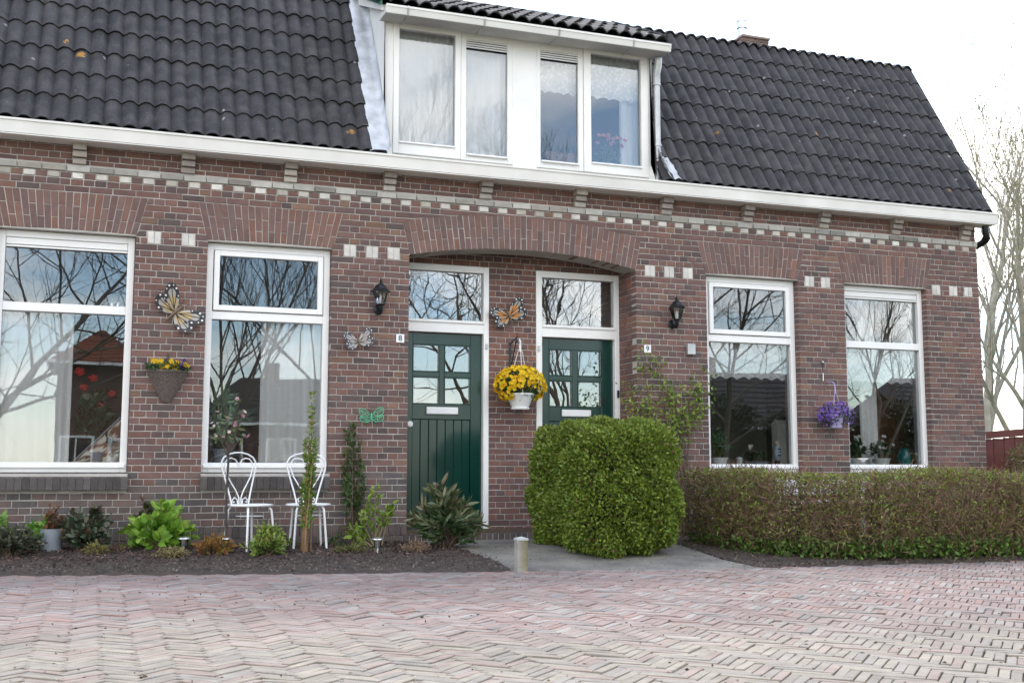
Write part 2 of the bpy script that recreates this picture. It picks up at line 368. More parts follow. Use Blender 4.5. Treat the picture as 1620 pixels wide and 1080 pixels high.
stuff(mb.build('paving_brick_field', 'paver', road))

# garden bed, path and hedge bed share one gentle rise from the road to the wall
def strip(name, xa, xb, m, nx, ny, lift=0., rough=0., t1=1.02):
    V = []; F = []
    for i in range(ny+1):
        t = i/ny*t1
        for j in range(nx+1):
            x = xa(t) + (xb(t)-xa(t))*j/nx; r = road_edge(x); y = r + (0.02-r)*t
            z = gz(x, y) + (lift+.016)*min(1,t*14) - .016 + (rough*(vnoise(x,y,9,1)-.5) + rough*.7*(vnoise(x,y,23,2)-.5) if 0 < i else 0)
            V.append((x,y,z))
    for i in range(ny):
        for j in range(nx): a = i*(nx+1)+j; F.append((a,a+1,a+nx+2,a+nx+1))
    me = mesh_np(name, V, F, m, smooth=True); return structure(link(name, me))
xpl = lambda t: float(np.interp(t, [0,.3,.6,1], [3.22,3.24,3.10,2.93]))
xpr = lambda t: float(np.interp(t, [0,.2,.5,1], [5.30,5.22,5.30,5.55]))
bed = strip('soil_bed', lambda t: -6, xpl, 'soil', 220, 60, .012, .022)
path = strip('path', xpl, xpr, 'path_slab', 40, 40, .004, .004, 1.24)
bed2 = strip('hedge_bed', xpr, lambda t: 14, 'soil', 160, 50, .010, .02)
# bark chips
n = 13000; P = []
while len(P) < n:
    x = random.uniform(-1.6, 3.35); t = random.random()**.8; r = road_edge(x); y = r + .03 + (-.05-r)*t
    if x > xpl(t)+random.gauss(0,.03): continue
    P.append((x, y, gz(x,y)+.014+random.random()*.012))
P = np.array(P); D = unit(n)*np.array([1,1,.35])
front = np.array([(p[1]-road_edge(p[0]))/(-road_edge(p[0])) for p in P])
c = palette(n, [(.075,.042,.034),(.05,.032,.028),(.11,.068,.055),(.035,.026,.024),(.16,.11,.09)], .25); gk = (np.clip((.34-front)/.3,0,1)*.55)[:,None]; c = c*(1-gk)+palette(n,[(.17,.155,.135),(.11,.10,.09),(.23,.21,.18)],.25)*gk
chips = leaf_mesh('bark_chip_layer', P, D, rng.uniform(.012,.035,n), rng.uniform(.008,.017,n), c, 'chip'); stuff(link('bark_chip_layer', chips, bed))
n = 5000; P = []
while len(P) < n:
    x = random.uniform(5.2, 11); t = random.random()**1.5*.6; r = road_edge(x); y = r+.02-r*t
    P.append((x,y,gz(x,y)+.012+random.random()*.01))
P = np.array(P); litter = leaf_mesh('leaf_litter', P, unit(n)*np.array([1,1,.3]), rng.uniform(.012,.04,n), rng.uniform(.008,.018,n), palette(n,[(.09,.06,.04),(.05,.04,.03),(.15,.11,.07),(.12,.10,.075)],.25), 'chip'); stuff(link('leaf_litter', litter, bed2))
n = 1500; P = []
while len(P) < n:
    x = random.uniform(-2.5, 8); y = random.uniform(-8.2, -.2)
    if (y > road_edge(x) and not xpl(.5)+.2 < x < xpr(.5)-.1) or (y < road_edge(x) and vnoise(x,y,.9,5) < random.uniform(.3,.8)): continue
    P.append((x,y,(gz(x,y)+.010) if y > road_edge(x) else .004))
P = np.array(P); n = len(P); deb = leaf_mesh('road_debris', P, unit(n)*np.array([1,1,.15]), rng.uniform(.008,.028,n), rng.uniform(.005,.014,n), palette(n,[(.10,.06,.04),(.06,.05,.035),(.16,.12,.07),(.20,.17,.12)],.25), 'chip'); stuff(link('road_debris', deb, road))
# ------------------------------------------------------------------ the house
XL, XR = -1.76, 10.09          # ends of the front wall
CP, Z0 = .0623, .305           # course height, foot of the first full course
HP = .1038                     # header pitch
WIN = [(-.905,.270),(.925,2.112),(6.300,7.488),(8.127,9.292)]
WZ0, WZ1 = .800, 2.985
PX0, PX1, PC = 2.900, 5.430, 4.165
AR, AZ = 6.22, -3.107          # intrados radius and centre height of the porch arch
AT = .36; AO = AR+AT; AHA = math.asin(1.265/AR)
FZ0, FZ1 = 2.996, .305+49*.0623        # flat arches
house = thing('brick_house', 'long dark brick house with black tiled roof, white dormer and two green doors', 'house', (4.165, 3.0, .1))

def arch_half(z):
    """half width cut out of the coursed brickwork by the porch and its arch ring at height z"""
    zs = AZ + AR*math.cos(AHA); zo = AZ + AO*math.cos(AHA)
    if z <= zs: return 1.265
    if z <= zo: t = (z-zs)/(zo-zs); return 1.265 + (AO*math.sin(AHA)-1.265)*t
    q = AO*AO-(z-AZ)**2
    return math.sqrt(q) if q > 0 else 0.
def excl(z):
    E = []
    for a, b in WIN:
        if z < WZ1+.011 and z > .64: E.append((a,b))
        elif FZ0-.012 < z < FZ1-.00005:
            t = (z-FZ0)/(FZ1-FZ0); e = .012+.088*t; E.append((a-e,b+e))
        else: E.append(None)
    h = arch_half(z); E.append((PC-h,PC+h) if h > 0 else None)
    E.sort(key=lambda p: p[0] if p else 99)
    return E
BR = []     # (score, verts, colour)
def brick_verts(quad, f, joint=(.005,.005,.005,.005), depth=.10, proud=None, bev=.003):
    """quad: four (u,v) corners (bl, br, tr, tl); f maps (u,v,w), w < 0 out of the wall"""
    (a,b,c,d) = quad; jl, jr, jb, jt = joint; J = lambda: random.gauss(0,.0011)
    q = [(a[0]+jl+J(),a[1]+jb+J()),(b[0]-jr+J(),b[1]+jb+J()),(c[0]-jr+J(),c[1]-jt+J()),(d[0]+jl+J(),d[1]-jt+J())]
    w = -(.0045+random.random()*.0035) if proud is None else -proud
    mu = sum(p[0] for p in q)/4; mv = sum(p[1] for p in q)/4
    def ins(p, e):
        du, dv_ = mu-p[0], mv-p[1]; return (p[0]+math.copysign(min(e,abs(du)*.5),du), p[1]+math.copysign(min(e,abs(dv_)*.5),dv_))
    tl = random.gauss(0,.0008)
    return [f(u,v,depth) for u,v in q] + [f(u,v,w+bev) for u,v in q] + [f(*ins(p,bev),w+(tl if i<2 else -tl)) for i,p in enumerate(q)]
def brick_col(z=1.5, kind='wall'):
    if kind == 'pale':
        return tuple(np.array(random.choice([(.62,.60,.55),(.66,.64,.59),(.54,.51,.46),(.44,.41,.36)]))*random.uniform(.85,1.08))
    if kind == 'sill': return tuple(np.array((.085,.075,.072))*random.uniform(.7,1.3))
    q = random.random()
    base = {'wall': [(.160,.092,.078),(.130,.081,.072),(.182,.096,.076),(.103,.073,.067),(.198,.115,.080)],
            'arch': [(.172,.100,.084),(.155,.095,.083),(.195,.108,.084),(.145,.096,.084),(.21,.106,.075)],
            'frieze': [(.165,.088,.070),(.185,.10,.075),(.145,.08,.067),(.12,.072,.063),(.18,.084,.062)],
            'porch': [(.165,.088,.073),(.14,.081,.074),(.195,.098,.074),(.22,.102,.07),(.12,.073,.068)],
            'plinth': [(.125,.095,.084),(.135,.10,.09),(.095,.08,.077),(.15,.103,.088),(.115,.092,.086)]}[kind]
    i = 0 if q < .36 else 1 if q < .62 else 2 if q < .84 else 3 if q < .95 else 4
    return tuple(np.array(base[i])*random.uniform(.87,1.11)*np.array((1,1.02,1.05)))
fw_ = lambda u,v,w: (u,w,v)
def score(u, v, area):
    d2 = u*u+121+(v-.8)**2; return area/d2*(11/math.sqrt(d2))
def course(k, f, ivb, ivt, kind='wall', off=0., store=BR, stretch=None, sc=True, zb=None, zt=None):
    zb = Z0+k*CP if zb is None else zb; zt = zb+CP if zt is None else zt
    hdr = (k % 2 == 0) if stretch is None else not stretch
    pitch = HP if hdr else 2*HP; ph = 0. if hdr else (HP*.5 if k % 4 == 1 else HP*1.5)
    for (ab,bb),(at,bt) in zip(ivb, ivt):
        lo, hi = max(ab,at), min(bb,bt)
        js = []
        x = math.floor((lo-off-ph)/pitch)*pitch+off+ph
        while x < hi:
            if x > lo+.04 and x < hi-.04: js.append(x+random.gauss(0,.003))
            x += pitch
            if not hdr and random.random() < .10 and lo+.04 < x-HP < hi-.04: js.append(x-HP)
        xs_b = [ab]+js+[bb]; xs_t = [at]+js+[bt]
        for i in range(len(js)+1):
            a, b, c, d = (xs_b[i],zb),(xs_b[i+1],zb),(xs_t[i+1],zt),(xs_t[i],zt)
            wdt = max(b[0]-a[0], c[0]-d[0])
            if wdt < .015: continue
            jl = .004 if i > 0 else (.002); jr = .004 if i < len(js) else .002
            kd = kind
            if kind == 'wall' and zb < .78 and (random.random() < (.95 if zb < .62 else .5)) and a[0] < 2.9: kd = 'plinth'
            store.append((score((a[0]+b[0])/2, zb, wdt*CP) if sc else 0, brick_verts((a,b,c,d), f, (jl,jr,.0042,.0042)), tuple(np.array(brick_col(zb, kd))*(.92+.16*vnoise(a[0],zb,1.1,6))*(.93+.14*vnoise(a[0],zb,3.7,8)))))
def solids(E, a, b):
    out = []; x = a
    for e in E:
        if e is None: continue
        out.append((x,e[0])); x = e[1]
    out.append((x,b)); return out
PB = []       # pale bricks, built one by one
for k in range(0, 51):
    zb, zt = Z0+k*CP, Z0+(k+1)*CP
    Eb, Et = excl(zb+1e-4), excl(zt-1e-4)
    # intervals must pair up: where only one edge of a course is cut, the cut closes to a point
    mid = excl((zb+zt)/2)
    eb = [e for e in Eb if e]; et = [e for e in Et if e]; em = [e for e in mid if e]
    if len(eb) != len(et):
        if len(em) == 0: eb, et = [], []
        elif len(eb) > len(et):
            et = [min(et, key=lambda q: abs(q[0]-e[0])) if et and min(abs(q[0]-e[0]) for q in et) < .3 else ((e[0]+e[1])/2,)*2 if abs((e[0]+e[1])/2-PC) < .1 else e for e in eb]
        else:
            eb = [min(eb, key=lambda q: abs(q[0]-e[0])) if eb and min(abs(q[0]-e[0]) for q in eb) < .3 else e for e in et]
    course(k, fw_, solids(eb,XL,XR), solids(et,XL,XR))
# pale blocks beside the window heads: two courses high, cut out of the brick list below
BLK = [.435,.744,2.291,2.515,2.735,5.605,5.840,6.072,7.652,7.872,9.449,9.704,9.928, -1.10,-1.42]
bz0, bz1 = Z0+42*CP, Z0+44*CP
def hits(V):
    u0 = min(v[0] for v in V); u1 = max(v[0] for v in V); v0 = min(v[2] for v in V); v1 = max(v[2] for v in V)
    if v1 < bz0+.01 or v0 > bz1-.01: return None
    for b in BLK:
        if u1 > b-.060 and u0 < b+.060: return b
    return None
keep = []
for s, V, c in BR:
    b = hits(V)
    if b is None: keep.append((s,V,c)); continue
    u0 = min(v[0] for v in V)-.0045; u1 = max(v[0] for v in V)+.0045; v0 = min(v[2] for v in V)-.005; v1 = max(v[2] for v in V)+.005
    segs = [(u0,u1)]
    for b in BLK:
        nx = []
        for a0,a1 in segs:
            if a1 <= b-.06 or a0 >= b+.06: nx.append((a0,a1)); continue
            if b-.06-a0 > .012: nx.append((a0,b-.06))
            if a1-(b+.06) > .012: nx.append((b+.06,a1))
        segs = nx
    for a0,a1 in segs:
        keep.append((score(a0,v0,(a1-a0)*CP), brick_verts(((a0,v0),(a1,v0),(a1,v1),(a0,v1)), fw_), c))
BR[:] = keep
for b in BLK:
    for q in (-1, 1):
        a0, a1 = (b-.060, b) if q < 0 else (b, b+.060)
        PB.append((brick_verts(((a0,bz0),(a1,bz0),(a1,bz1),(a0,bz1)), fw_, (.003,.002,.005,.005)), tuple(np.array((.62,.60,.56))*random.uniform(.88,1.06))))
# checkered course (51), pale course (52), frieze (53 and up, set back a little)
zb = Z0+51*CP; x = XL; i = 0
while x < XR-.02:
    x1 = min(x+HP, XR); q = ((x,zb),(x1,zb),(x1,zb+CP),(x,zb+CP))
    if i % 2: BR.append((score(x,zb,.0065), brick_verts(q, fw_), brick_col()))
    else: PB.append((brick_verts(q, fw_, proud=.012), brick_col(kind='pale')))
    x = x1; i += 1
zb = Z0+52*CP; x = XL-.05
while x < XR-.02:
    x1 = min(x+2*HP, XR); x0 = max(x, XL); q = ((x0,zb),(x1,zb),(x1,zb+CP),(x0,zb+CP))
    PB.append((brick_verts(q, fw_, proud=.022), tuple(np.array(brick_col(kind='pale'))*random.choice((.76,.66,.54,.80,.44))))); x = x1
fr_ = lambda u,v,w: (u,w+.022,v)
for k in range(53, 57): course(k, fr_, [(XL,XR)], [(XL,XR)], 'frieze')
# jambs, back wall and ceiling edge of the porch
jr_ = lambda u,v,w: (PX1+w,u,v); jl_ = lambda u,v,w: (PX0-w,u,v); pb_ = lambda u,v,w: (u,.42+w,v)
for k in range(-2, 47):
    zb = Z0+k*CP
    for f in (jr_, jl_): course(k, f, [(.10,.43)], [(.10,.43)], 'porch', off=.02, sc=False)
    if zb < 2.95: course(k, pb_, [(3.888,4.432)], [(3.888,4.432)], 'porch', off=.03, sc=(zb > .3))
    else: course(k, pb_, [(PX0,PX1)], [(PX0,PX1)], 'porch', sc=False)
# plinth: one soldier course at the foot of the wall with a header course under it
def soldier(f, a, b, z0, z1, kind, store, sc=True):
    n = max(1, round((b-a)/CP)); p = (b-a)/n
    for i in range(n):
        q = ((a+i*p,z0),(a+(i+1)*p,z0),(a+(i+1)*p,z1),(a+i*p,z1)); store.append((score(a+i*p,z0,p*(z1-z0)) if sc else 0, brick_verts(q, f, (.004,.004,.004,.005)), brick_col(kind=kind)))
pl_ = lambda u,v,w: (u,w-.012,v)
for a, b in ((XL,PX0),(PX1,XR)):
    soldier(pl_, a, b, .185, Z0, 'plinth', BR); course(-2, pl_, [(a,b)], [(a,b)], 'plinth', zb=.06, zt=.185, stretch=True)
soldier(pb_, 3.888, 4.432, .175, .2, 'plinth', BR)
st_ = lambda u,v,w: (u,.15+w,v)
soldier(st_, PX0+.005, PX1-.005, .075, .185, 'plinth', BR)

# wall body: mortar plane at y = 0 with the openings, reveals, sides and back
mb = MB()
zlist = [0,.06,Z0]
def wall_cols():
    cuts = sorted(set([XL,XR,PX0-.003,PX1+.003] + [c for a,b in WIN for c in (a-.004,b+.004)] + [PC-1.268+2.536*i/24 for i in range(25)]))
    for a, b in zip(cuts[:-1], cuts[1:]):
        m = (a+b)/2; w = next(((p,q) for p,q in WIN if p-.004 <= m <= q+.004), None)
        if w: yield a, b, [(-.3,-.3,WZ0-.02,WZ0-.02),(WZ1+.004,WZ1+.004,3.62,3.62)]
        elif PX0-.003 < m < PX1+.003:
            za = AZ+math.sqrt(max(AR**2-(a-PC)**2,0))+.004; zb_ = AZ+math.sqrt(max(AR**2-(b-PC)**2,0))+.004; yield a, b, [(za,zb_,3.62,3.62)]
        else: yield a, b, [(-.3,-.3,3.62,3.62)]
for a, b, segs in wall_cols():
    for z0a, z0b, z1a, z1b in segs:
        mb.add([(a,0,z0a),(b,0,z0b),(b,0,z1b),(a,0,z1a),(a,.30,z0a),(b,.30,z0b),(b,.30,z1b),(a,.30,z1a)], [(0,1,2,3),(7,6,5,4),(0,4,5,1),(3,2,6,7)])
for a, b in WIN:
    for x in (a-.004, b+.004): mb.add([(x,0,WZ0-.02),(x,.30,WZ0-.02),(x,.30,WZ1+.004),(x,0,WZ1+.004)], [(0,1,2,3)])
for x in (PX0-.003, PX1+.003): mb.add([(x,0,-.3),(x,.45,-.3),(x,.45,3.0),(x,0,3.0)], [(0,1,2,3)])
mb.box(XL,XR,.022,.30,3.62,3.95)
# porch back wall: mortar behind the pier and above the doors
mb.box(3.885,4.435,.42,.60,0,2.972); mb.box(PX0-.003,PX1+.003,.42,.60,2.972,3.35); mb.box(PX0-.003,PX1+.003,.30,.42,3.16,3.35)
mb.box(PX0-.003,PX1+.003,.15,.62,-.1,.176)
wall = mb.build('wall', 'mortar', house, True)
mb = MB()
mb.box(XR-.25,XR-.001,.30,7.0,-.2,3.95); mb.box(XL+.001,XL+.25,.30,7.0,-.2,3.95); mb.box(XL,XR,6.8,7.05,-.2,6.2)
for x0,x1 in ((XR-.2,XR-.002),(XL+.002,XL+.2)): mb.prism([(.30,3.95),(1.24,6.18),(5.8,6.18),(6.8,3.95)], x0, x1, lambda u,v,w:(w,u,v))
mb.build('gable_wall', 'gable', wall)
mb = MB()
mb.box(XL+.25,XR-.25,.31,6.8,.10,.22); mb.build('floor', 'room_floor', house, True)
mb = MB(); mb.box(XL+.25,XR-.25,.305,6.8,3.22,3.34); mb.build('ceiling', 'room_wall', house, True)
mb = MB()
mb.box(XL+.25,2.86,4.4,4.5,.22,3.2); mb.box(5.47,XR-.25,4.4,4.5,.22,3.2); mb.box(2.75,2.86,.31,4.4,.22,3.2); mb.box(5.47,5.58,.31,4.4,.22,3.2); mb.box(2.86,5.47,2.2,2.3,.22,3.2)
mb.box(4.12,4.20,.62,2.2,.22,3.2); mb.box(2.4,5.9,2.6,2.7,3.96,6.1); mb.box(2.4,5.9,.30,2.6,3.955,3.99)
mb.build('inner_wall', 'room_wall', house, True)
# bricks: the 300 that show largest one by one, the rest as one field
BR.sort(key=lambda b: -b[0])
front = [b for b in BR if b[0] > 0 and max(v[0] for v in b[1]) > -.9]; sel = front[:300]; ids = set(id(b) for b in sel)
for s, V, c in sel: MB().add(V, PF, c).build('brick', 'brick', wall)
mb = MB()
for b in BR:
    if id(b) not in ids: mb.add(b[1], PF, b[2])
stuff(mb.build('brick_field', 'brick', wall))
for V, c in PB: MB().add(V, PF, c).build('pale_brick', 'brick', wall)

# flat arches of splayed soldiers over the windows
for a, b in WIN:
    ar = None; n = 21; mbk = MB(); mbk.prism([(a-.012,FZ0),(b+.012,FZ0),(b+.098,FZ1),(a-.098,FZ1)], -.001, .10); ar = mbk.build('flat_arch', 'mortar', house, True)
    for i in range(n):
        t0, t1 = i/n, (i+1)/n
        X = lambda t, s: (a-.012+(b-a+.024)*t)*(1-s) + (a-.098+(b-a+.196)*t)*s
        s = .64 if i % 2 else .33
        for s0, s1 in ((0,s),(s,1)):
            z0, z1 = FZ0+(FZ1-FZ0)*s0, FZ0+(FZ1-FZ0)*s1
            cam_ = .010*math.sin(math.pi*(t0+t1)/2) if s0 == 0 else 0
            V = brick_verts(((X(t0,s0),z0+cam_),(X(t1,s0),z0+cam_),(X(t1,s1),z1),(X(t0,s1),z1)), fw_, (.0035,.0035,.003,.003), depth=.085)
            MB().add(V, PF, brick_col(kind='arch')).build('arch_brick', 'brick', ar)
# segmental arch over the porch
def pol(r, t): return (PC+r*math.sin(t), AZ+r*math.cos(t))
n = 42; ring = [pol(AR+.002, -AHA+2*AHA*i/24) for i in range(25)] + [pol(AO-.002, AHA-2*AHA*i/24) for i in range(25)]
ar = MB().prism(ring, -.001, .28).build('porch_arch', 'mortar', house, True)
for i in range(n):
    t0, t1 = -AHA+2*AHA*i/n, -AHA+2*AHA*(i+1)/n; s = .62 if i % 2 else .34
    for s0, s1 in ((0,s),(s,1)):
        q = (pol(AR+AT*s0,t0),pol(AR+AT*s0,t1),pol(AR+AT*s1,t1),pol(AR+AT*s1,t0))
        MB().add(brick_verts(q, fw_, (.0035,.0035,.003,.003), depth=.2), PF, brick_col(kind='arch')).build('arch_brick', 'brick', ar)
# dark glazed sills of bricks on edge under the two left windows, and corbels under the gutter
for a, b in WIN[:2]:
    mbk = MB(); mbk.box(a-.005,b+.005,-.06,.05,.655,.79); si = mbk.build('window_ledge', 'mortar', house, True)
    n = round((b-a+.02)/.064)
    for i in range(n):
        x0 = a-.01+(b-a+.02)*i/n; x1 = a-.01+(b-a+.02)*(i+1)/n
        c = brick_col(kind='sill'); m2 = MB(); g = .0025
        m2.prism([(-.082,.645),(-.082,.748),(-.074,.760),(.06,.797),(.06,.645)], x0+g, x1-g, lambda u,v,w:(w,u,v), col=c); m2.build('ledge_brick', 'brick', si)
for a, b in WIN[2:]:
    MB().box(a-.005,b+.005,-.03,.06,.72,.796,.006,col=(.3,.28,.26)).build('window_ledge', 'brick', house, True)
for i, x in enumerate([-1.24,-.247,.717,1.687,2.680,3.706,4.772,5.806,6.840,7.861,8.880,9.905]):
    co = MB().box(x-.052,x+.052,-.004,.02,3.60,3.80).build('corbel', 'mortar', house, True)
    for j, (z0, z1, d) in enumerate([(3.622,3.676,.030),(3.682,3.736,.062),(3.742,3.812,.094)]):
        c = tuple(np.array(random.choice([(.42,.38,.33),(.36,.32,.28),(.30,.26,.23),(.46,.43,.38)]))*random.uniform(.8,1.05)); MB().box(x-.062+random.gauss(0,.002),x+.062+random.gauss(0,.002),-d,.04,z0,z1,.004,col=c).build('corbel_brick', 'brick', co)
# ------------------------------------------------------------------ gutter, roof and tiles
EY, EZ, KY, KZ = -.12, 3.965, 1.25, 6.235          # eave and knee of the steep roof
SL = math.hypot(KY-EY, KZ-EZ); SA = math.atan2(KZ-EZ, KY-EY)
g = MB(); GX0, GX1 = XL-.25, 10.245
g.prism([(-.20,3.815),(-.212,3.925),(-.222,3.925),(-.222,3.945),(-.19,3.945),(-.185,3.84),(.02,3.84),(.02,3.815)], GX0, GX1, lambda u,v,w:(w,u,v))
g.prism([(-.20,3.815),(-.212,3.945),(.02,3.945),(.02,3.815)], GX1, GX1+.006, lambda u,v,w:(w,u,v))
gut = g.build('gutter', 'gutter_paint', house, True)
MB().box(GX0,GX1-.01,-.195,.03,3.803,3.812).build('soffit_board', 'cream_paint', gut)
# black outlet bend at the right end
e = MB(); e.tube([(10.155,-.09,3.80),(10.16,-.09,3.72),(10.19,-.08,3.66),(10.19,-.02,3.62),(10.15,.10,3.575),(10.14,.18,3.54)], .04, 12); e.tube([(10.19,-.075,3.672),(10.19,-.03,3.628)], .048, 12)
e.tube([(10.14,.18,3.545),(10.14,.18,.1)], .037, 10); e.build('downpipe', 'black_iron', house, True, smooth=True)
# roof deck
r = MB()
def slope(s, x, lift=0.): return (x, EY+math.cos(SA)*s-math.sin(SA)*lift, EZ+math.sin(SA)*s+math.cos(SA)*lift)
RX0, RX1 = -1.99, 10.22
for a_, b_ in ((RX0,2.637),(5.713,RX1-.02)): r.add([slope(0,a_,-.02),slope(0,b_,-.02),slope(SL,b_,-.02),slope(SL,a_,-.02)], [(0,1,2,3)])
r.add([slope(SL,RX1-.02,-.02),slope(SL,RX0,-.02),(RX0,4.0,6.72),(RX1-.02,4.0,6.72),(RX1-.02,7.2,3.9),(RX0,7.2,3.9)], [(0,1,2,3),(3,2,5,4)])
roof = r.build('roof', 'dark_felt', house, True)
def tile_mesh(length=.405, cov=.30, roll=.15, amp=.023, th=.016):
    nx = 12; V = []; F = []
    def h(x):
        p = (x/roll) % 1.0; return amp*(1+math.cos(2*math.pi*(p-.5 + .10*math.sin(2*math.pi*p))))
    for j, y in enumerate((0, length)):
        for i in range(nx+1): x = -.004+(cov+.008)*i/nx; V.append((x, y, h(x)))
    for i in range(nx+1): x = -.004+(cov+.008)*i/nx; V.append((x, .006, h(x)-th))
    a = nx+1
    for i in range(nx): F.append((i,i+1,i+1+a,i+a)); F.append((i+1,i,i+2*a,i+1+2*a))
    k = len(V); V += [(V[0][0],length,V[0][2]-th),(V[nx][0],length,V[nx][2]-th)]
    F.append((0,a,k,2*a)); F.append((nx,2*a+nx,k+1,a+nx))
    me = mesh_np('roof_tile', V, F, 'roof_tile', smooth=True); me.set_sharp_from_angle(angle=R(50)); return me
TM = tile_mesh()
roofloc = _wl(roof)
def tile(x, s, ang, origin, base_ang, lift=.012, sc=1.):
    y = origin[0]+math.cos(base_ang)*s - math.sin(base_ang)*lift; z = origin[1]+math.sin(base_ang)*s + math.cos(base_ang)*lift
    o = bpy.data.objects.new('roof_tile', TM); COL.objects.link(o); o.parent = roof
    o.location = Vector((x+random.gauss(0,.0015), y, z+random.gauss(0,.0012))) - roofloc
    o.rotation_euler = (ang+random.gauss(0,.006), random.gauss(0,.004), random.gauss(0,.004)); o.scale = (1,sc,1); return o
cols_l = [2.50-.30*(k+1) for k in range(15)]; cols_r = [RX1-.30*(k+1) for k in range(15)]
GA = .333
for x in cols_l + cols_r:
    for rw in range(8):
        tile(x, rw*GA-.02, SA-.055, (EY,EZ), SA, .030, .93 if rw == 7 else 1)
    tile(x, -.07, R(10), (KY,KZ), R(10), .012)          # first course of the shallow upper roof, its ends show along the knee
v = MB(); v.prism([(-.17,3.93),(-.05,3.95),(1.29,6.20),(1.24,6.27)], RX1-.005, RX1+.02, lambda u,v,w:(w,u,v)); v.build('verge_board', 'dark_felt', roof)
# chimney with a steel flue behind the ridge
c = MB(); cb = 0
ch = MB().box(8.745,9.175,3.05,3.45,6.2,7.17).build('chimney', 'mortar', house, True)
for k in range(16):
    z0 = 6.2+k*.0623
    for (a,b) in ((8.735,8.95),(8.96,9.185)) if k % 2 else ((8.735,8.84),(8.85,9.06),(9.07,9.185)):
        MB().box(a,b,3.04,3.14,z0,z0+.053,.003,col=brick_col(kind='arch')).build('chimney_brick', 'brick', ch)
MB().box(8.72,9.20,3.02,3.48,7.185,7.225,.008,col=(.30,.22,.19)).build('chimney_cap', 'brick', ch)
fl = MB(); fl.lathe([(.072,0),(.072,.06),(.065,.06),(.065,.16),(.082,.16),(.082,.165),(.075,.17),(.075,.26),(.082,.265),(.082,.275),(.03,.29)], 18, (8.825,3.2,7.22)); fl.build('flue', 'flue_steel', ch, smooth=True)

# ------------------------------------------------------------------ dormer
DY = .10; DX0, DX1 = 2.635, 5.715; DZ0, DZ1 = 4.0, 5.50
d = MB(); d.box(DX0+.02,DX1-.02,DY+.035,DY+.06,5.43,5.62); d.box(DX0+.02,DX1-.02,DY+.03,DY+.06,DZ0-.05,4.06)
for x0,x1 in ((DX0,2.735),(4.045,4.325),(5.66,DX1)): d.box(x0,x1,DY,DY+.06,DZ0-.06,DZ1,.004)
dorm = d.build('dormer', 'cream_paint', house, True)
for x in (DX0, DX1-.03):
    MB().prism([(DY+.002,3.98),(DY+.002,5.60),(1.26,6.17),(KY,KZ-.08),(-.02,4.0)], x+.001, x+.029, lambda u,v,w:(w,u,v)).build('cheek', 'cream_paint', dorm)
# boxed gutter of the dormer with its brackets
dg = MB(); dg.prism([(-.19,5.418),(-.205,5.48),(-.212,5.48),(-.212,5.502),(-.18,5.502),(-.17,5.435),(DY,5.455),(DY,5.438)], 2.585, 5.80, lambda u,v,w:(w,u,v))
for x in (2.579, 5.80): dg.prism([(-.19,5.418),(-.21,5.502),(DY,5.502),(DY,5.438)], x, x+.006, lambda u,v,w:(w,u,v))
dgu = dg.build('dormer_gutter', 'gutter_paint', house, True)
MB().prism([(-.186,5.4165),(-.186,5.4135),(DY-.004,5.4335),(DY-.004,5.4365)], 2.59, 5.795, lambda u,v,w:(w,u,v)).build('soffit_sheet', 'soffit_grey', dgu)
for x in (2.80,3.62,4.46,5.34): MB().prism([(-.193,5.410),(-.217,5.48),(-.217,5.505),(-.211,5.505),(-.187,5.4135),(DY-.01,5.434),(DY-.01,5.425)], x, x+.018, lambda u,v,w:(w,u,v)).build('gutter_bracket', 'zinc', dgu)
ORG = (-.17, 5.525); DA = math.atan2(6.27-5.525, 1.30+.17)
k = MB(); k.add([(DX0,ORG[0]+.03,ORG[1]),(DX1+.03,ORG[0]+.03,ORG[1]),(DX1+.03,1.3,6.25),(DX0,1.3,6.25)], [(0,1,2,3)]); k.build('dormer_roof', 'dark_felt', house, True)
for cxx in range(11):
    x = DX1+.06-.30*(cxx+1)
    for rw in range(5): tile(x, rw*GA-.02, DA-.05, ORG, DA, .028)
for x0, nm in ((DX0-.11,1),(DX1+.06,0)):
    q = MB().prism([(-.16,5.50),(-.16,5.60),(1.28,6.33),(1.28,6.20)] if nm else [(-.14,5.535),(-.14,5.625),(1.28,6.34),(1.28,6.20)], x0, x0+.025, lambda u,v,w:(w,u,v)); q.build('barge_board', 'green_board' if nm else 'dark_felt', dorm)
MB().prism([(-.10,5.47),(-.10,5.53),(1.2,6.15),(1.2,6.05)], DX0-.085, DX0, lambda u,v,w:(w,u,v)).build('soffit_board', 'cream_paint', dorm)
# lead flashings: a strip up the left cheek, a crumpled sheet at the right foot
n = 22; V = []; F = []
for i in range(n+1):
    s = -.03+ (SL-.05)*i/n
    for j, (dx, lf) in enumerate([(-.19,.055),(-.16,.075),(-.07,.080),(-.01,.085),(-.002,.16)]):
        wv = .008*math.sin(i*1.9+j)+random.gauss(0,.004); p = slope(s, DX0+dx+ (random.gauss(0,.004) if j < 4 else 0), lf+wv); V.append(p)
for i in range(n):
    for j in range(4): a = i*5+j; F.append((a,a+1,a+6,a+5))
link('lead_flashing', mesh_np('lead_flashing', V, F, 'lead', smooth=True), dorm, False)
V = []; F = []
for i in range(13):
    s = -.015+.42*i/12
    for j in range(7):
        w = (.23-.16*i/12); V.append(slope(s+.01*math.sin(j*2.1), DX1+.01+w*j/6, .085+.02*math.sin(j*1.8+i*.4)*(1-.4*i/12)+.008*math.sin(i*2.3)-.03*j/6+ (.05 if j == 0 else 0)))
for i in range(12):
    for j in range(6): a = i*7+j; F.append((a,a+1,a+8,a+7))
link('lead_flashing', mesh_np('lead_flashing', V, F, 'lead', smooth=True), dorm, False)
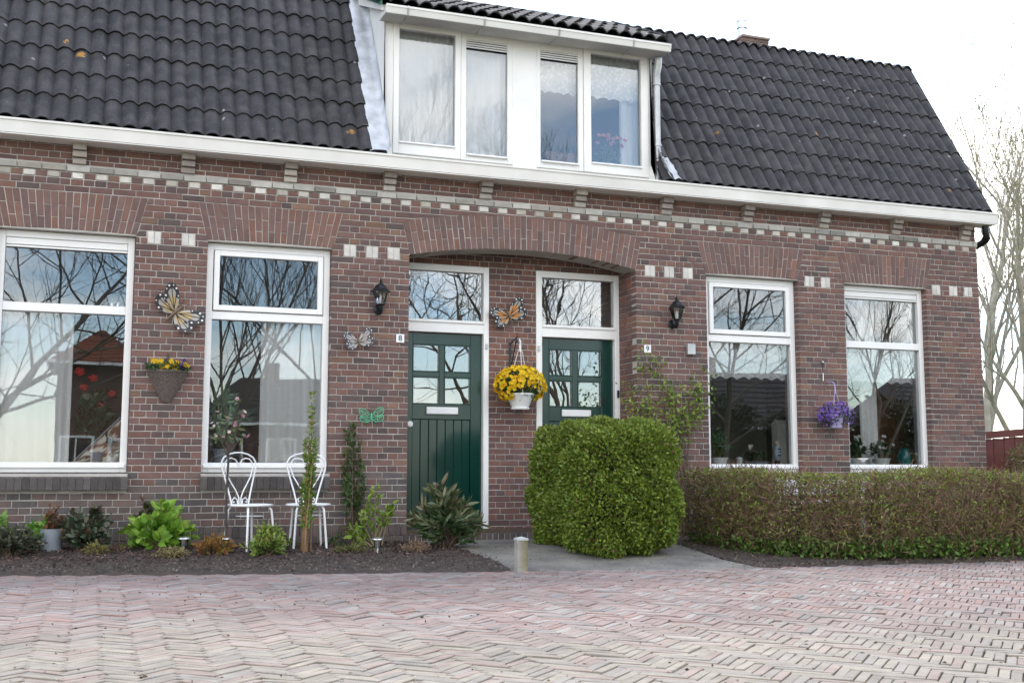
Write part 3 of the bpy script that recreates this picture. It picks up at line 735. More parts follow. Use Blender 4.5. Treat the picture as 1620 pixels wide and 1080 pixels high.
# zinc downpipe at the dormer's right corner
dp = MB(); dp.tube([(5.745,.0,5.40),(5.745,.0,5.32),(5.745,.045,5.24),(5.745,.045,5.10)], .043, 12); dp.tube([(5.745,.045,5.12),(5.745,.045,3.96)], .037, 12)
for z in (5.10,4.40): dp.tube([(5.745,.045,z),(5.745,.045,z+.025)], .046, 12)
dp.build('rainwater_pipe', 'zinc', house, True, smooth=True)

# ------------------------------------------------------------------ windows
def frame_rect(m, x0,x1,y0,y1,z0,z1,w,wt=None,wb=None,bev=.004):
    wt = wt or w; wb = wb or w
    m.box(x0,x0+w,y0,y1,z0,z1,bev); m.box(x1-w,x1,y0,y1,z0,z1,bev); m.box(x0+w,x1-w,y0+.002,y1,z1-wt,z1,bev); m.box(x0+w,x1-w,y0+.002,y1,z0,z0+wb,bev); return m
def pane(parent, x0,x1,y,z0,z1, m='pane_glass'): return MB().box(x0,x1,y,y+.006,z0,z1).build('pane', m, parent)
TR = 2.285      # transom rail height
for wi, (a, b) in enumerate(WIN):
    m = MB(); frame_rect(m, a+.001, b-.001, .075, .165, WZ0, WZ1, .062, .062, .085)
    m.box(a+.063, b-.063, .078, .165, TR-.035, TR+.045, .005)
    w = m.build('window', 'white_paint', house, True)
    s = MB(); s.prism([(.045,WZ0+.045),(.045,WZ0+.062),(.10,WZ0+.092),(.10,WZ0+.045)], a+.02, b-.02, lambda u,v,w_:(w_,u,v)); s.build('window_sill', 'white_paint', w)
    if wi in (1,2):
        sh = frame_rect(MB(), a+.070, b-.070, .058, .110, TR+.052, WZ1-.068, .052); sh.build('sash', 'white_paint', w); pane(w, a+.115, b-.115, .088, TR+.10, WZ1-.115)
    else:
        MB().box(a+.066,b-.066,.090,.13,WZ1-.125,WZ1-.064,.004).build('ventilation_strip', 'white_paint', w); MB().box(a+.066,b-.066,.088,.12,WZ1-.150,WZ1-.132,.003).build('ventilation_strip', 'white_paint', w)
        pane(w, a+.055, b-.055, .125, TR+.04, WZ1-.055)
    pane(w, a+.055, b-.055, .120, WZ0+.075, TR-.03)
    MB().box(a+.01,b-.01,.166,.31,WZ0+.03,WZ0+.065,.004).build('inner_sill', 'white_paint', w)
    MB().add([(a-.004,.166,WZ1+.003),(b+.004,.166,WZ1+.003),(b+.004,.31,WZ1+.003),(a-.004,.31,WZ1+.003)], [(0,1,2,3)]).build('lintel', 'room_wall', w)
    for x in (a+.002,b-.004): MB().box(x,x+.002,.166,.30,WZ0,WZ1).build('inner_reveal', 'far_wall', w)
# dormer windows: a wide sash and a narrow light with a ventilation grille on each side
for (x0,x1,g0,g1,z0,z1,vent) in ((2.735,3.462,2.795,3.402,4.178,5.386,False),(3.466,4.045,3.526,3.988,4.118,5.272,True),(4.325,4.872,4.370,4.812,4.127,5.262,True),(4.876,5.660,4.962,5.572,4.162,5.398,False)):
    m = MB(); fy = DY-.012 if not vent else DY
    fx0, fx1 = x0, x1
    m.box(fx0,g0,fy,DY+.06,4.05,5.46,.004); m.box(g1,fx1,fy,DY+.06,4.05,5.46,.004); m.box(g0,g1,fy+.002,DY+.06,z1+(.10 if vent else 0),5.46,.004); m.box(g0,g1,fy+.002,DY+.06,4.05,z0,.004)
    w = m.build('dormer_window', 'cream_paint', house, True)
    MB().box(g0-.008,g1+.008,DY+.030,DY+.036,z0-.008,z1+.008).build('pane', 'pane_glass', w)
    MB().box(g0+.002,g1-.002,DY-.03,DY+.02,z0-.016,z0+.002,.003).build('sill', 'white_paint', w)
    if vent:
        for q in range(4): MB().prism([(DY+.008,z1+.004+q*.025),(DY-.004,z1+.004+q*.025),(DY+.006,z1+.022+q*.025),(DY+.018,z1+.022+q*.025)], g0, g1, lambda u,v,w_:(w_,u,v)).build('grille_slat', 'white_paint', w)
        MB().box(g0,g1,DY+.03,DY+.05,z1,z1+.10).build('grille_back', 'dark_iron', w)

# ------------------------------------------------------------------ doors in the porch
for di, (fx0, fx1, lx0, lx1, px, sl) in enumerate(((2.905,3.890,2.972,3.830,((3.07,3.361),(3.414,3.705)),(3.22,3.565)),(4.432,5.424,4.500,5.368,((4.600,4.877),(4.940,5.224)),(4.746,5.092)))):
    y0 = .405; m = MB()
    m.box(fx0,lx0,y0,.52,.186,2.985,.004); m.box(lx1,fx1,y0,.52,.186,2.985,.004); m.box(lx0,lx1,y0+.002,.52,2.915,2.985,.004); m.box(lx0,lx1,y0+.002,.52,2.262,2.385,.004); m.box(lx0,lx1,y0-.015,y0+.03,2.365,2.395,.004)
    m.box(lx0,lx1,y0,.52,.186,.205,.003)
    df = m.build('door_frame', 'white_paint', house, True)
    MB().box(lx0-.005,lx1+.005,.452,.458,2.38,2.92).build('transom_pane', 'door_glass', df)
    yl = .465; m = MB(); z0, z1 = .208, 2.256; x0, x1 = lx0+.004, lx1-.004
    (a0,a1),(b0,b1) = px
    m.box(x0,a0,yl,yl+.045,z0,z1,.003); m.box(b1,x1,yl,yl+.045,z0,z1,.003); m.box(a0,b1,yl+.001,yl+.045,2.137,z1,.003); m.box(a0,b1,yl+.001,yl+.045,1.352,1.510,.003); m.box(a0,b1,yl+.001,yl+.045,z0,.33,.003)
    m.box(a1,b0,yl+.002,yl+.045,1.510,2.137,.003)
    for q0,q1 in px: m.box(q0,q1,yl+.002,yl+.045,1.795,1.848,.003)
    leaf = m.build('door', 'green_paint', house, True)
    nb = 7; wb = (b1-a0)/nb
    for i in range(nb): MB().box(a0+i*wb+.001,a0+(i+1)*wb-.001,yl+.014,yl+.04,.33,1.352,.006).build('door_board', 'green_paint', leaf)
    for q0,q1 in px:
        for r0,r1 in ((1.848,2.137),(1.510,1.795)):
            MB().box(q0,q1,yl+.020,yl+.026,r0,r1).build('pane', 'door_glass', leaf)
            frame_rect(MB(), q0,q1,yl-.004,yl+.018,r0,r1,.010,bev=.002).build('glazing_bead', 'green_paint', leaf)
    MB().box(sl[0]-.012,sl[1]+.012,yl-.006,yl+.004,1.394,1.492,.003).build('letter_plate', 'green_paint', leaf)
    MB().box(sl[0],sl[1],yl-.018,yl-.004,1.406,1.480,.005).build('letter_slot', 'silver' if 0 else 'white_metal', leaf)
    MB().box(x0+.01,x1-.01,yl-.012,yl+.002,.212,.285,.004).build('kick_board', 'green_paint', leaf)
    if di == 0:
        kn = MB().lathe([(.030,0),(.030,.01),(.014,.014),(.014,.03),(.030,.036),(.033,.05),(.024,.062),(.0,.064)], 16).build('door_knob', 'white_metal', leaf, smooth=True)
        kn.rotation_euler = (R(90),0,0); kn.location = (3.035,yl,1.295)
    else:
        MB().box(5.232,5.258,yl-.012,yl,1.55,1.62,.004).build('bell_push', 'black_iron', df); MB().box(5.385,5.408,y0-.02,y0,1.62,1.70,.004).build('bell_push', 'black_iron', df)
    MB().box(fx1-.04 if di == 0 else fx0+.014,fx1-.016 if di == 0 else fx0+.038,y0-.014,y0,2.10,2.16,.003).build('door_bell', 'zinc', df)
# boards added across the halls to keep them dim behind the door glass
for x0,x1 in ((2.93,4.10),(4.22,5.44)): MB().box(x0,x1,1.9,1.92,.22,3.1).build('hall_dim_board', 'wood_brown', house, True)
# ------------------------------------------------------------------ things in the windows
def curtain(name, x0,x1,y,z0,z1, folds, amp, m, label, group=None, scallop=0., flare=0., cat='curtain'):
    t = bpy.data.objects.new; nx = max(24, int(folds*8)); nz_ = 10; V = []; F = []; ph = random.random()*6
    for i in range(nz_+1):
        s = i/nz_
        for j in range(nx+1):
            u = j/nx; z = z1+(z0-z1)*s
            if scallop and i == nz_: z += scallop*abs(math.sin(u*math.pi*folds*1.2))
            x = x0+(x1-x0)*u + flare*s*(u-.0)
            V.append((x, y+amp*math.sin(u*folds*2*math.pi+ph+.6*math.sin(u*5))*(.55+.45*s)+amp*.4*math.sin(u*folds*5.3+2), z))
    for i in range(nz_):
        for j in range(nx): a = i*(nx+1)+j; F.append((a,a+1,a+nx+2,a+nx+1))
    e = thing(name, label, cat, ((x0+x1)/2, y, z0), group=group)
    link('cloth', mesh_np('cloth', V, F, m, smooth=True), e, True)
    rod = MB().tube([(x0-.02,y,z1+.01),(x1+.02,y,z1+.01)], .008, 8); rod.build('rail', 'white_plastic', e, True)
    return e
WS = WZ0+.066       # top of the inner window sills
curtain('curtain', -.85,-.235,.215,WS+.01,2.27,5,.022,'sheer_curtain','sheer white curtain hanging in the leftmost window')
curtain('curtain', 1.475,2.07,.215,WS+.01,2.27,5,.022,'sheer_curtain','sheer white curtain in the window behind the white chairs', flare=-.0)
curtain('curtain', 6.36,7.43,.215,1.845,2.25,6,.014,'lace','scalloped lace valance in the window beside the climbing rose', scallop=.03)
curtain('curtain', 8.19,9.24,.215,1.845,2.25,6,.014,'lace','scalloped lace valance in the rightmost window', scallop=.03)
curtain('curtain', 2.77,3.43,.24,4.15,5.44,6,.018,'dense_curtain','white net curtain in the leftmost dormer window')
curtain('curtain', 3.50,4.02,.24,4.09,5.36,5,.018,'dense_curtain','white net curtain in the dormer window left of the white middle panel')
curtain('curtain', 4.36,4.90,.24,4.93,5.36,4,.012,'lace','short lace valance in the dormer window right of the white middle panel', scallop=.03)
curtain('curtain', 4.96,5.64,.24,4.93,5.44,4,.012,'lace','wide lace valance in the rightmost dormer window above the pink flowers', scallop=.03)
curtain('curtain', 5.40,5.66,.29,4.12,5.42,4,.015,'dense_curtain','narrow white side curtain in the rightmost dormer window')
# dim blue-grey blind behind the right dormer windows
def pot_profile(r0, r1, h): return [(0,0),(r0,0),(r1,h*.86),(r1*1.08,h*.86),(r1*1.08,h),(r1*.93,h),(r1*.9,h*.85),(0,h*.8)]
def simple_plant(name, label, cat, loc, potr, poth, potm, w, h, n, ln, wd, cols, group=None, shape='bush', m='leaf', tpl=LEAF4):
    e = thing(name, label, cat, loc, group=group)
    if poth: MB().lathe(pot_profile(potr*.78, potr, poth), 24).build('pot', potm, e, smooth=True)
    st = MB(); P = []; D = []
    k = max(5, n//14)
    for i in range(k):
        a = random.random()*6.28; r = math.sqrt(random.random())
        zt = h*(1-.55*r*r)*random.uniform(.7,1) if shape == 'bush' else h*random.uniform(.35,1)*(1-.0*r)
        rr = r*w*(1 if shape == 'bush' else (1-zt/h*.8))
        top = Vector((rr*math.cos(a), rr*math.sin(a)*.7, poth*.8+zt)); b = Vector((random.gauss(0,potr*.25), random.gauss(0,potr*.25), poth*.75))
        md = b.lerp(top,.5)+Vector((0,0,.12*h)); st.tube([b,md,top], [.004,.003,.0015], 4, col=(.08,.10,.03))
        for q in range(14):
            t = random.uniform(.35,1.0); p = b.lerp(md,t*2) if t < .5 else md.lerp(top,t*2-1); d = Vector(unit(1)[0])*1.0+(top-b).normalized()*.7
            P.append(p[:]); D.append(d[:])
    st.build('stem', 'twig', e); P = np.array(P); nn = len(P)
    link('foliage', leaf_mesh('foliage', P, np.array(D), rng.uniform(.7,1.2,nn)*ln, rng.uniform(.8,1.2,nn)*wd, palette(nn, cols), m, tpl), e)
    return e
def flower_arrays(P, Nrm, r, cols, ctr=None, petals=5):
    V = []; F = []; C = []
    for p, nn, rr, c in zip(P, Nrm, r, cols):
        nn = Vector(nn).normalized(); a = nn.orthogonal().normalized(); b = nn.cross(a); p = Vector(p); o = len(V); ph = random.random()*6
        V.append(p-nn*rr*.25); C.append(ctr if ctr is not None else c)
        k = petals*2
        for i in range(k):
            t = ph+2*math.pi*i/k; q = rr*(1.0 if i % 2 == 0 else .62)*random.uniform(.88,1.1); V.append(p+(a*math.cos(t)+b*math.sin(t))*q+nn*rr*random.uniform(.02,.2)); C.append(c)
        F += [(o, o+1+i, o+1+(i+1)%k) for i in range(k)]
    return np.array([v[:] for v in V]), np.array(F), np.array(C)
def blossoms(parent, P, Nrm, r, cols, ctr=None, petals=5, name='blossom_mass'):
    V, F, C = flower_arrays(P, Nrm, r, cols, ctr, petals); return stuff(link(name, mesh_np(name, V, F, 'petal', cols=C), parent))
G_D, G_M, G_L = (.035,.085,.03),(.06,.13,.04),(.10,.18,.05)
# window 1: dark houseplants with red flowers, a brown and white patched throw over a slanting board
e = simple_plant('potted_plant','dark leafy houseplant with red flowers in the leftmost window','plant',(.0,.27,WS),.07,.12,'grey_pot',.20,.62,300,.12,.075,[(.02,.06,.025),(.03,.085,.035),(.04,.10,.045)], m='glossy_leaf', tpl=LEAF8)
P = [(-.17,-.05,.86),(-.05,-.08,.80),(-.13,.0,.72),(.02,-.08,.55),(.12,-.05,.66)]; blossoms(e, P, [(0,-1,.3)]*5, [.055,.05,.045,.035,.04], [(.50,.02,.015)]*5)
e = thing('patched_throw','brown and white patched throw sloping across the leftmost window','throw',(.02,.235,WS))
n = 26; V = []; F = []; C = []
for i in range(n):
    for j in range(n):
        u, v = i/(n-1), j/(n-1); x = -.22+.42*u; top = .04+.42*max(0,(u-.05)); z = top*v; y = .02*math.sin(u*9+v*3)
        V.append((x,y,z)); q = vnoise(u*1.0,v*1.0,5.2,4); C.append((.80,.76,.66) if q > .58 else (.20,.085,.035))
for i in range(n-1):
    for j in range(n-1): a = i*n+j; F.append((a,a+1,a+n+1,a+n))
link('cloth', mesh_np('cloth', V, F, 'painted_tin', cols=C, smooth=True), e)
MB().tube([(-.22,-.01,.03),(-.15,-.01,.10),(.19,-.012,.45)], .009, 8).build('pole','silver',e)
# small birds on the transom
for i, x in enumerate((.085,.135)):
    e = thing('bird_figurine', ('tiny white bird figurine on the leftmost transom rail, left of its twin','tiny white bird figurine on the leftmost transom rail, nearest the window edge')[i], 'figurine', (x,.135,TR+.046))
    MB().lathe([(0,0),(.012,.004),(.016,.016),(.010,.030),(.012,.038),(.006,.048),(0,.05)], 10).build('body','white_plastic',e,smooth=True); MB().tube([(.008,0,.02),(.03,0,.05)], [.008,.002], 6).build('tail','white_plastic',e)
# window 2: large pale leaved plant, a black pot
simple_plant('potted_plant','large pale grey-green leaved plant in the window behind the chairs','plant',(1.14,.27,WS),.085,.16,'grey_pot',.17,.62,170,.19,.085,[(.22,.32,.22),(.30,.40,.28),(.16,.25,.16)], m='leaf', tpl=LEAF8)
e = thing('plant_pot','tapered black pot beside the curtain in the window behind the chairs','pot',(1.40,.26,WS)); MB().lathe(pot_profile(.055,.085,.22),24).build('body','black_iron',e,smooth=True); MB().lathe([(0,0),(.07,0),(.07,.01),(0,.02)],20,(0,0,.18)).build('earth','soil',e)
# window 3
simple_plant('potted_plant','feathery green plant in a white pot, window beside the climbing rose','plant',(6.565,.25,WS),.095,.10,'white_plastic',.17,.40,620,.05,.012,[(.09,.22,.09),(.12,.27,.12),(.16,.30,.15)], shape='bush')
e = thing('owl_figurine','small white round headed figurine next to the feathery plant','figurine',(6.825,.25,WS)); MB().lathe([(0,0),(.042,0),(.046,.03),(.030,.05),(.036,.07),(.040,.085),(.030,.105),(0,.112)],20).build('body','white_plastic',e,smooth=True); MB().lathe([(0,0),(.008,.002),(0,.008)],8,(.012,-.036,.085)).build('beak','grey_pot',e)
e = simple_plant('flower_bowl','bowl of small white and red flowers on the window sill left of the figurine vase','bowl',(7.06,.28,WS),.14,.055,'grey_pot',.15,.16,220,.04,.02,[G_D,G_M,(.09,.03,.02)])
blossoms(e, [(-.09+random.gauss(0,.015),-.02+random.gauss(0,.01),.22+random.gauss(0,.02)) for _ in range(9)], [(0,-1,.4)]*9, [.02]*9, [(.75,.70,.68)]*9)
e = thing('delft_vase','slim blue and white painted figurine vase at the right of its window','vase',(7.353,.30,WS)); MB().lathe([(.030,0),(.032,.07),(0,.071)],16,(0,0,0),col=(.10,.06,.04)).build('base','delft',e,smooth=True)
v_ = MB(); v_.lathe([(.020,0),(.042,.03),(.052,.09),(.044,.14),(.026,.165)],20,(0,0,.072),col=(.45,.52,.58)); v_.lathe([(.026,0),(.032,.02),(.036,.03),(.022,.055),(0,.06)],20,(0,0,.237),col=(.60,.54,.44)); v_.build('body','delft',e,smooth=True)
for z in (.12,.16,.19): MB().box(-.022,.022,-.052,-.044,z,z+.018,.003,col=(.05,.12,.25)).build('ornament','delft',e)
# window 4
for i,(x,lb) in enumerate(((8.40,'white flowering plant in a wide pale bowl at the left of the rightmost window'),(8.745,'white flowering plant in a round pot in the middle of the rightmost window'))):
    e = simple_plant('potted_plant',lb,'plant',(x,.24,WS),.13 if i == 0 else .105,.10,'white_plastic',.13,.26,200,.07,.035,[G_D,G_M,(.03,.07,.03)], m='glossy_leaf')
    k = 10; blossoms(e, [(random.gauss(0,.07),-.05+random.gauss(0,.03),.20+random.random()*.16) for _ in range(k)], [(0,-1,.4)]*k, [.026]*k, [(.75,.76,.74)]*k)
e = thing('swan_figurine','tiny white swan figurine between the two pots of the rightmost window','figurine',(8.60,.20,WS)); MB().lathe([(0,0),(.03,.004),(.038,.02),(.02,.04),(0,.044)],14).build('body','white_plastic',e,smooth=True); MB().tube([(-.02,0,.03),(-.035,0,.06),(-.025,0,.09),(-.01,0,.098),(.008,-.005,.09)], [.010,.008,.008,.010,.004],8).build('neck','white_plastic',e,smooth=True)
e = thing('teal_vase','teal glazed vase at the right of the rightmost window','vase',(9.08,.24,WS)); MB().lathe([(0,0),(.058,0),(.072,.03),(.078,.10),(.074,.16),(.055,.195),(.052,.205),(.060,.22),(.052,.222),(.046,.20),(.06,.16),(0,.06)],28).build('body','teal_glaze',e,smooth=True)
e = thing('lounge_chair','pale grey high backed chair inside the room of the rightmost window','chair',(8.45,1.6,.22)); MB().box(-.3,.3,-.02,.08,.42,1.25,.05).build('backrest','far_wall',e); MB().box(-.3,.3,-.55,-.02,.30,.45,.04).build('seat','far_wall',e)
for sx in (-.25,.25):
    for sy in (-.5,.03): MB().tube([(sx,sy,0),(sx,sy,.3)],.02,8).build('leg','wood_brown',e)
curtain('curtain', 8.70,8.95,.55,.25,3.1,3,.03,'dense_curtain','long pale curtain deep inside the room of the rightmost window')
e = thing('cupboard','brown wooden cupboard deep inside the room of the rightmost window','cupboard',(9.62,.95,.22)); MB().box(-.5,.28,0,.4,0,2.5,.01).build('body','wood_brown',e); MB().box(-.48,-.12,-.015,0,.05,2.45,.005).build('door','wood_brown',e); MB().box(-.10,.26,-.015,0,.05,2.45,.005).build('door','wood_brown',e)
# dormer sills
e = thing('copper_planter','orange copper planter on the sill of a dormer window','planter',(4.63,.22,4.06)); MB().prism([(-.14,0),(.14,0),(.17,.20),(-.17,.20)],-.05,.06).build('body','copper' if 'copper' in MATS else 'wood_brown',e); MB().tube([(-.17,-.0,.205),(.17,.0,.205)],.012,8).build('rim','wood_brown',e)
e = simple_plant('potted_flowers','pink flowers in a pot on the sill of the rightmost dormer window','flowers',(5.22,.24,4.06),.07,.14,'grey_pot',.16,.28,60,.07,.03,[G_D,G_M], m='glossy_leaf')
k = 16; blossoms(e, [(random.gauss(0,.10),-.04+random.gauss(0,.03),.36+random.random()*.10) for _ in range(k)], [(0,-1,.4)]*k, [.032]*k, [tuple(np.array((.72,.24,.24))*random.uniform(.8,1.2)) for _ in range(k)])

# ------------------------------------------------------------------ things on the front wall
def lantern(loc, label):
    e = thing('wall_lantern', label, 'lamp', loc, group='black wall lanterns beside the doors')
    b = MB(); b.lathe([(0,0),(.045,0),(.052,.012),(.03,.022),(0,.024)],16); bp = b.build('backplate','black_iron',e,smooth=True); bp.rotation_euler = (R(90),0,0); bp.location = (0,-.002,.06)
    a = MB(); a.tube([(0,-.02,.06),(0,-.05,.03),(0,-.09,.02),(0,-.115,.045),(0,-.115,.085)], [.014,.016,.018,.018,.022], 10); a.build('arm','black_iron',e,smooth=True)
    c = MB(); n = 6; y0 = -.115
    def ring(r, z): return [(r*math.cos(math.pi/3*i+R(30)), y0+r*math.sin(math.pi/3*i+R(30)), z) for i in range(n)]
    c.lathe([(.0,.0),(.030,.0),(.042,.012),(.042,.020),(0,.022)],6,(0,y0,.085)); c.build('base','black_iron',e)
    lo, hi = ring(.042,.105), ring(.072,.225)
    for i in range(n): MB().tube([lo[i],hi[i]],.0045,5).build('rib','black_iron',e)
    g = MB(); g.add(ring(.040,.107)+ring(.069,.224),[(i,(i+1)%n,(i+1)%n+n,i+n) for i in range(n)]); g.build('glass','lamp_glass',e)
    MB().tube([(0,y0,.108),(0,y0,.15),(0,y0,.19)],[.014,.018,.006],10).build('bulb','white_plastic',e,smooth=True)
    r = MB(); r.lathe([(.098,0),(.100,.010),(.072,.030),(.050,.062),(.030,.080),(.014,.090),(.012,.098),(.018,.108),(.010,.120),(.005,.140),(0,.150)],6,(0,y0,.222)); r.build('roof','black_iron',e)
    return e
lantern((2.58,-.010,2.345), 'black carriage lantern on the brick wall above the number 8')
lantern((5.86,-.010,2.345), 'black carriage lantern on the brick wall above the climbing rose')
def number_plate(loc, txt, label):
    e = thing('house_number', label, 'sign', loc); MB().box(-.042,.042,-.006,0,-.042,.042,.004).build('plate','white_paint',e)
    cu = bpy.data.curves.new('digit','FONT'); cu.body = txt; cu.size = .078; cu.align_x = 'CENTER'; cu.align_y = 'CENTER'; cu.extrude = .0008; cu.offset = .0012
    to = bpy.data.objects.new('digit', cu); COL.objects.link(to); dg = bpy.context.evaluated_depsgraph_get(); me = bpy.data.meshes.new_from_object(to.evaluated_get(dg)); bpy.data.objects.remove(to)
    me.materials.clear(); me.materials.append(MATS['number_blue']); o = link('digit', me, e); o.rotation_euler = (R(90),0,0); o.location = (0,-.0072,0)
number_plate((2.810,-.012,2.128),'8','small white number plate reading 8 left of a green door')
number_plate((5.557,-.012,2.125),'9','small white number plate reading 9 right of a green door')

def wing_outline(scale, kind):
    if kind == 'fore': p = [(0,0),(.08,.24),(.24,.50),(.44,.62),(.58,.58),(.60,.40),(.52,.18),(.34,.05)]
    else: p = [(0,0),(.34,.05),(.52,.14),(.58,.0),(.54,-.18),(.40,-.30),(.22,-.28),(.06,-.14)]
    return [(x*scale,y*scale*.72) for x,y in p]
def smooth_poly(p, k=2):
    for _ in range(k):
        q = []
        for i in range(len(p)):
            a, b = p[i], p[(i+1)%len(p)]; q += [(.75*a[0]+.25*b[0],.75*a[1]+.25*b[1]),(.25*a[0]+.75*b[0],.25*a[1]+.75*b[1])]
        p = q
    return p
def butterfly(loc, rot, scale, wingc, innerc, rimc, label, fold=18, wire=False):
    """tin butterfly flat on the wall: two pairs of wings with a dark rim and white dots, a body and feelers"""
    e = thing('wall_butterfly', label, 'butterfly', loc)
    ca, sa = math.cos(rot), math.sin(rot)
    for s in (-1,1):
        cf = math.cos(R(fold)); sf = math.sin(R(fold))
        f = lambda u,v,w: ((s*u*cf)*ca - v*sa, -.022-u*sf+w, (s*u*cf)*sa + v*ca)
        for kind in ('fore','hind'):
            po = smooth_poly(wing_outline(scale,kind)); m = MB()
            if wire:
                m.tube([f(u,v,0) for u,v in po+[po[0]]], scale*.022, 5, col=wingc, cap=False)
                cx = sum(p[0] for p in po)/len(po); cy2 = sum(p[1] for p in po)/len(po)
                for q in range(3):
                    r = scale*(.13-.03*q); m.tube([f(cx+(q-1)*scale*.13+r*.6*math.cos(t*.5),cy2+(q-1)*scale*.08+r*.6*math.sin(t*.5),0) for t in range(14)], scale*.018, 5, col=wingc, cap=False)
                m.build('wing','painted_tin',e); continue
            m.prism(po,-.002,.002,f,col=wingc); w = m.build('wing','painted_tin',e)
            cx = sum(p[0] for p in po)/len(po); cy2 = sum(p[1] for p in po)/len(po)
            far = [p for p in po]; d = [math.hypot(*p) for p in far]; mxd = max(d)
            ring = [p for p in po if math.hypot(*p) > mxd*.50]
            # dark outer rim: the outer part of the outline and its copy drawn inwards
            idx = [i for i,p in enumerate(po) if math.hypot(*p) > mxd*.42]; a0 = idx[0]; seg = []
            if idx[-1]-idx[0]+1 == len(idx): seg = [po[i] for i in idx]
            else:
                br = next(i for i in range(len(idx)-1) if idx[i+1]-idx[i] > 1); seg = [po[i] for i in idx[br+1:]+idx[:br+1]]
            inn = [(p[0]+(cx-p[0])*.42, p[1]+(cy2-p[1])*.42) for p in seg]
            MB().prism([(p[0]*1.02,p[1]*1.02) for p in seg]+inn[::-1],-.005,-.0025,f,col=rimc).build('wing_rim','painted_tin',w)
            # inner coloured patch
            inner = [(p[0]*.55+cx*.08,p[1]*.55+cy2*.08) for p in po]; MB().prism(inner,-.0045,-.0022,f,col=innerc).build('wing_patch','painted_tin',w)
            for q in range(3):
                t = (q+1)/4.; tip = seg[int(t*(len(seg)-1))]; MB().tube([f(cx*.2,cy2*.2,-.006),f(tip[0]*.92,tip[1]*.92,-.006)], scale*.008, 4, col=rimc).build('vein','painted_tin',w)
            dots = MB(); k = 6 if kind == 'fore' else 4
            for q in range(k):
                p = seg[int((q+.5)/k*(len(seg)-1))]; c = (p[0]+(cx-p[0])*.13, p[1]+(cy2-p[1])*.13); r = scale*(.024 if q % 2 else .016)
                dots.prism([(c[0]+r*math.cos(t*math.pi/4),c[1]+r*math.sin(t*math.pi/4)) for t in range(8)],-.0075,-.005,f,col=(.78,.78,.76))
            stuff(dots.build('dot_row','painted_tin',w))
    f = lambda u,v,w: (u*ca-v*sa, -.03+w, u*sa+v*ca)
    MB().tube([f(0,-.30*scale,0),f(0,-.15*scale,-.008),f(0,.06*scale,-.01),f(0,.16*scale,-.006),f(0,.20*scale,0)], [scale*.012,scale*.028,scale*.038,scale*.034,scale*.02], 8, col=(.16,.11,.06) if not wire else wingc).build('body','painted_tin',e,smooth=True)
    for s in (-1,1): MB().tube([f(s*.01,.18*scale,0),f(s*.07*scale,.34*scale,-.01),f(s*.15*scale,.42*scale,-.012)], .0022, 4, col=(.03,.03,.03)).build('feeler','painted_tin',e)
    return e
butterfly((.640,-.008,2.28), R(-46), .40, (.38,.36,.33),(.46,.34,.17),(.03,.03,.035), 'large grey and yellow butterfly ornament above the wicker wall basket', 12)
butterfly((2.385,-.008,2.07), R(14), .27, (.46,.43,.44),(.50,.46,.42),(.06,.06,.07), 'small pale grey butterfly ornament left of the number 8 plate', 25)
butterfly((2.525,-.008,1.335), R(4), .21, (.10,.45,.25),(.12,.50,.28),(.02,.2,.1), 'green wire butterfly ornament low on the wall beside a green door', 10, True)
butterfly((4.11,.405,2.46), R(24), .35, (.34,.32,.29),(.60,.25,.05),(.03,.03,.035), 'orange and grey butterfly ornament on the brick pier between the green doors', 14)

# wicker wall basket with yellow pansies
e = thing('wall_basket','grey wicker cone basket with yellow pansies on the wall between the left windows','basket',(.593,-.01,1.44))
b = MB(); rows = 22
for i in range(rows):
    t = i/(rows-1); r = .028+.145*t**.85; z = .01+.27*t
    pts = [(r*math.cos(math.pi+math.pi*j/20)*(1+.02*(-1)**(i+j)), r*.75*math.sin(math.pi+math.pi*j/20)*(1+.06*(-1)**(i+j)), z) for j in range(21)]
    b.tube(pts,.0085,5)
b.build('weave','wicker',e)
MB().tube([(.178*math.cos(math.pi+math.pi*j/16),.135*math.sin(math.pi+math.pi*j/16),.288) for j in range(17)],.012,8).build('rim','wicker',e)
MB().prism([(-.17,.28),(.17,.28),(.03,0),(-.03,0)],-.002,.004).build('back','wicker',e)
MB().tube([(-.12,-.02,.29),(-.07,-.012,.36),(-.012,-.01,.40),(.0,-.01,.46)],.004,5).build('hanger','dark_iron',e); MB().tube([(.12,-.02,.29),(.07,-.012,.36),(.012,-.01,.40),(.0,-.01,.46)],.004,5).build('hanger','dark_iron',e)
n = 260; P = np.c_[rng.uniform(-.19,.19,n),-.03-rng.random(n)*.13,.29+rng.random(n)*.06]; link('foliage', leaf_mesh('foliage',P,unit(n)+[0,-.4,.5],.035,.02,palette(n,[G_D,G_M,(.05,.11,.03)]),'leaf'),e)
k = 46; P = [(random.uniform(-.175,.175),-.05-random.random()*.11,.315+random.random()*.075) for _ in range(k)]; blossoms(e,P,[(random.gauss(0,.4),-1,random.gauss(.4,.3)) for _ in range(k)],[random.uniform(.02,.03) for _ in range(k)],[(.75,.50,.01) if p[0] < .10 else random.choice([(.06,.03,.16),(.75,.50,.01),(.10,.05,.22)]) for p in P])

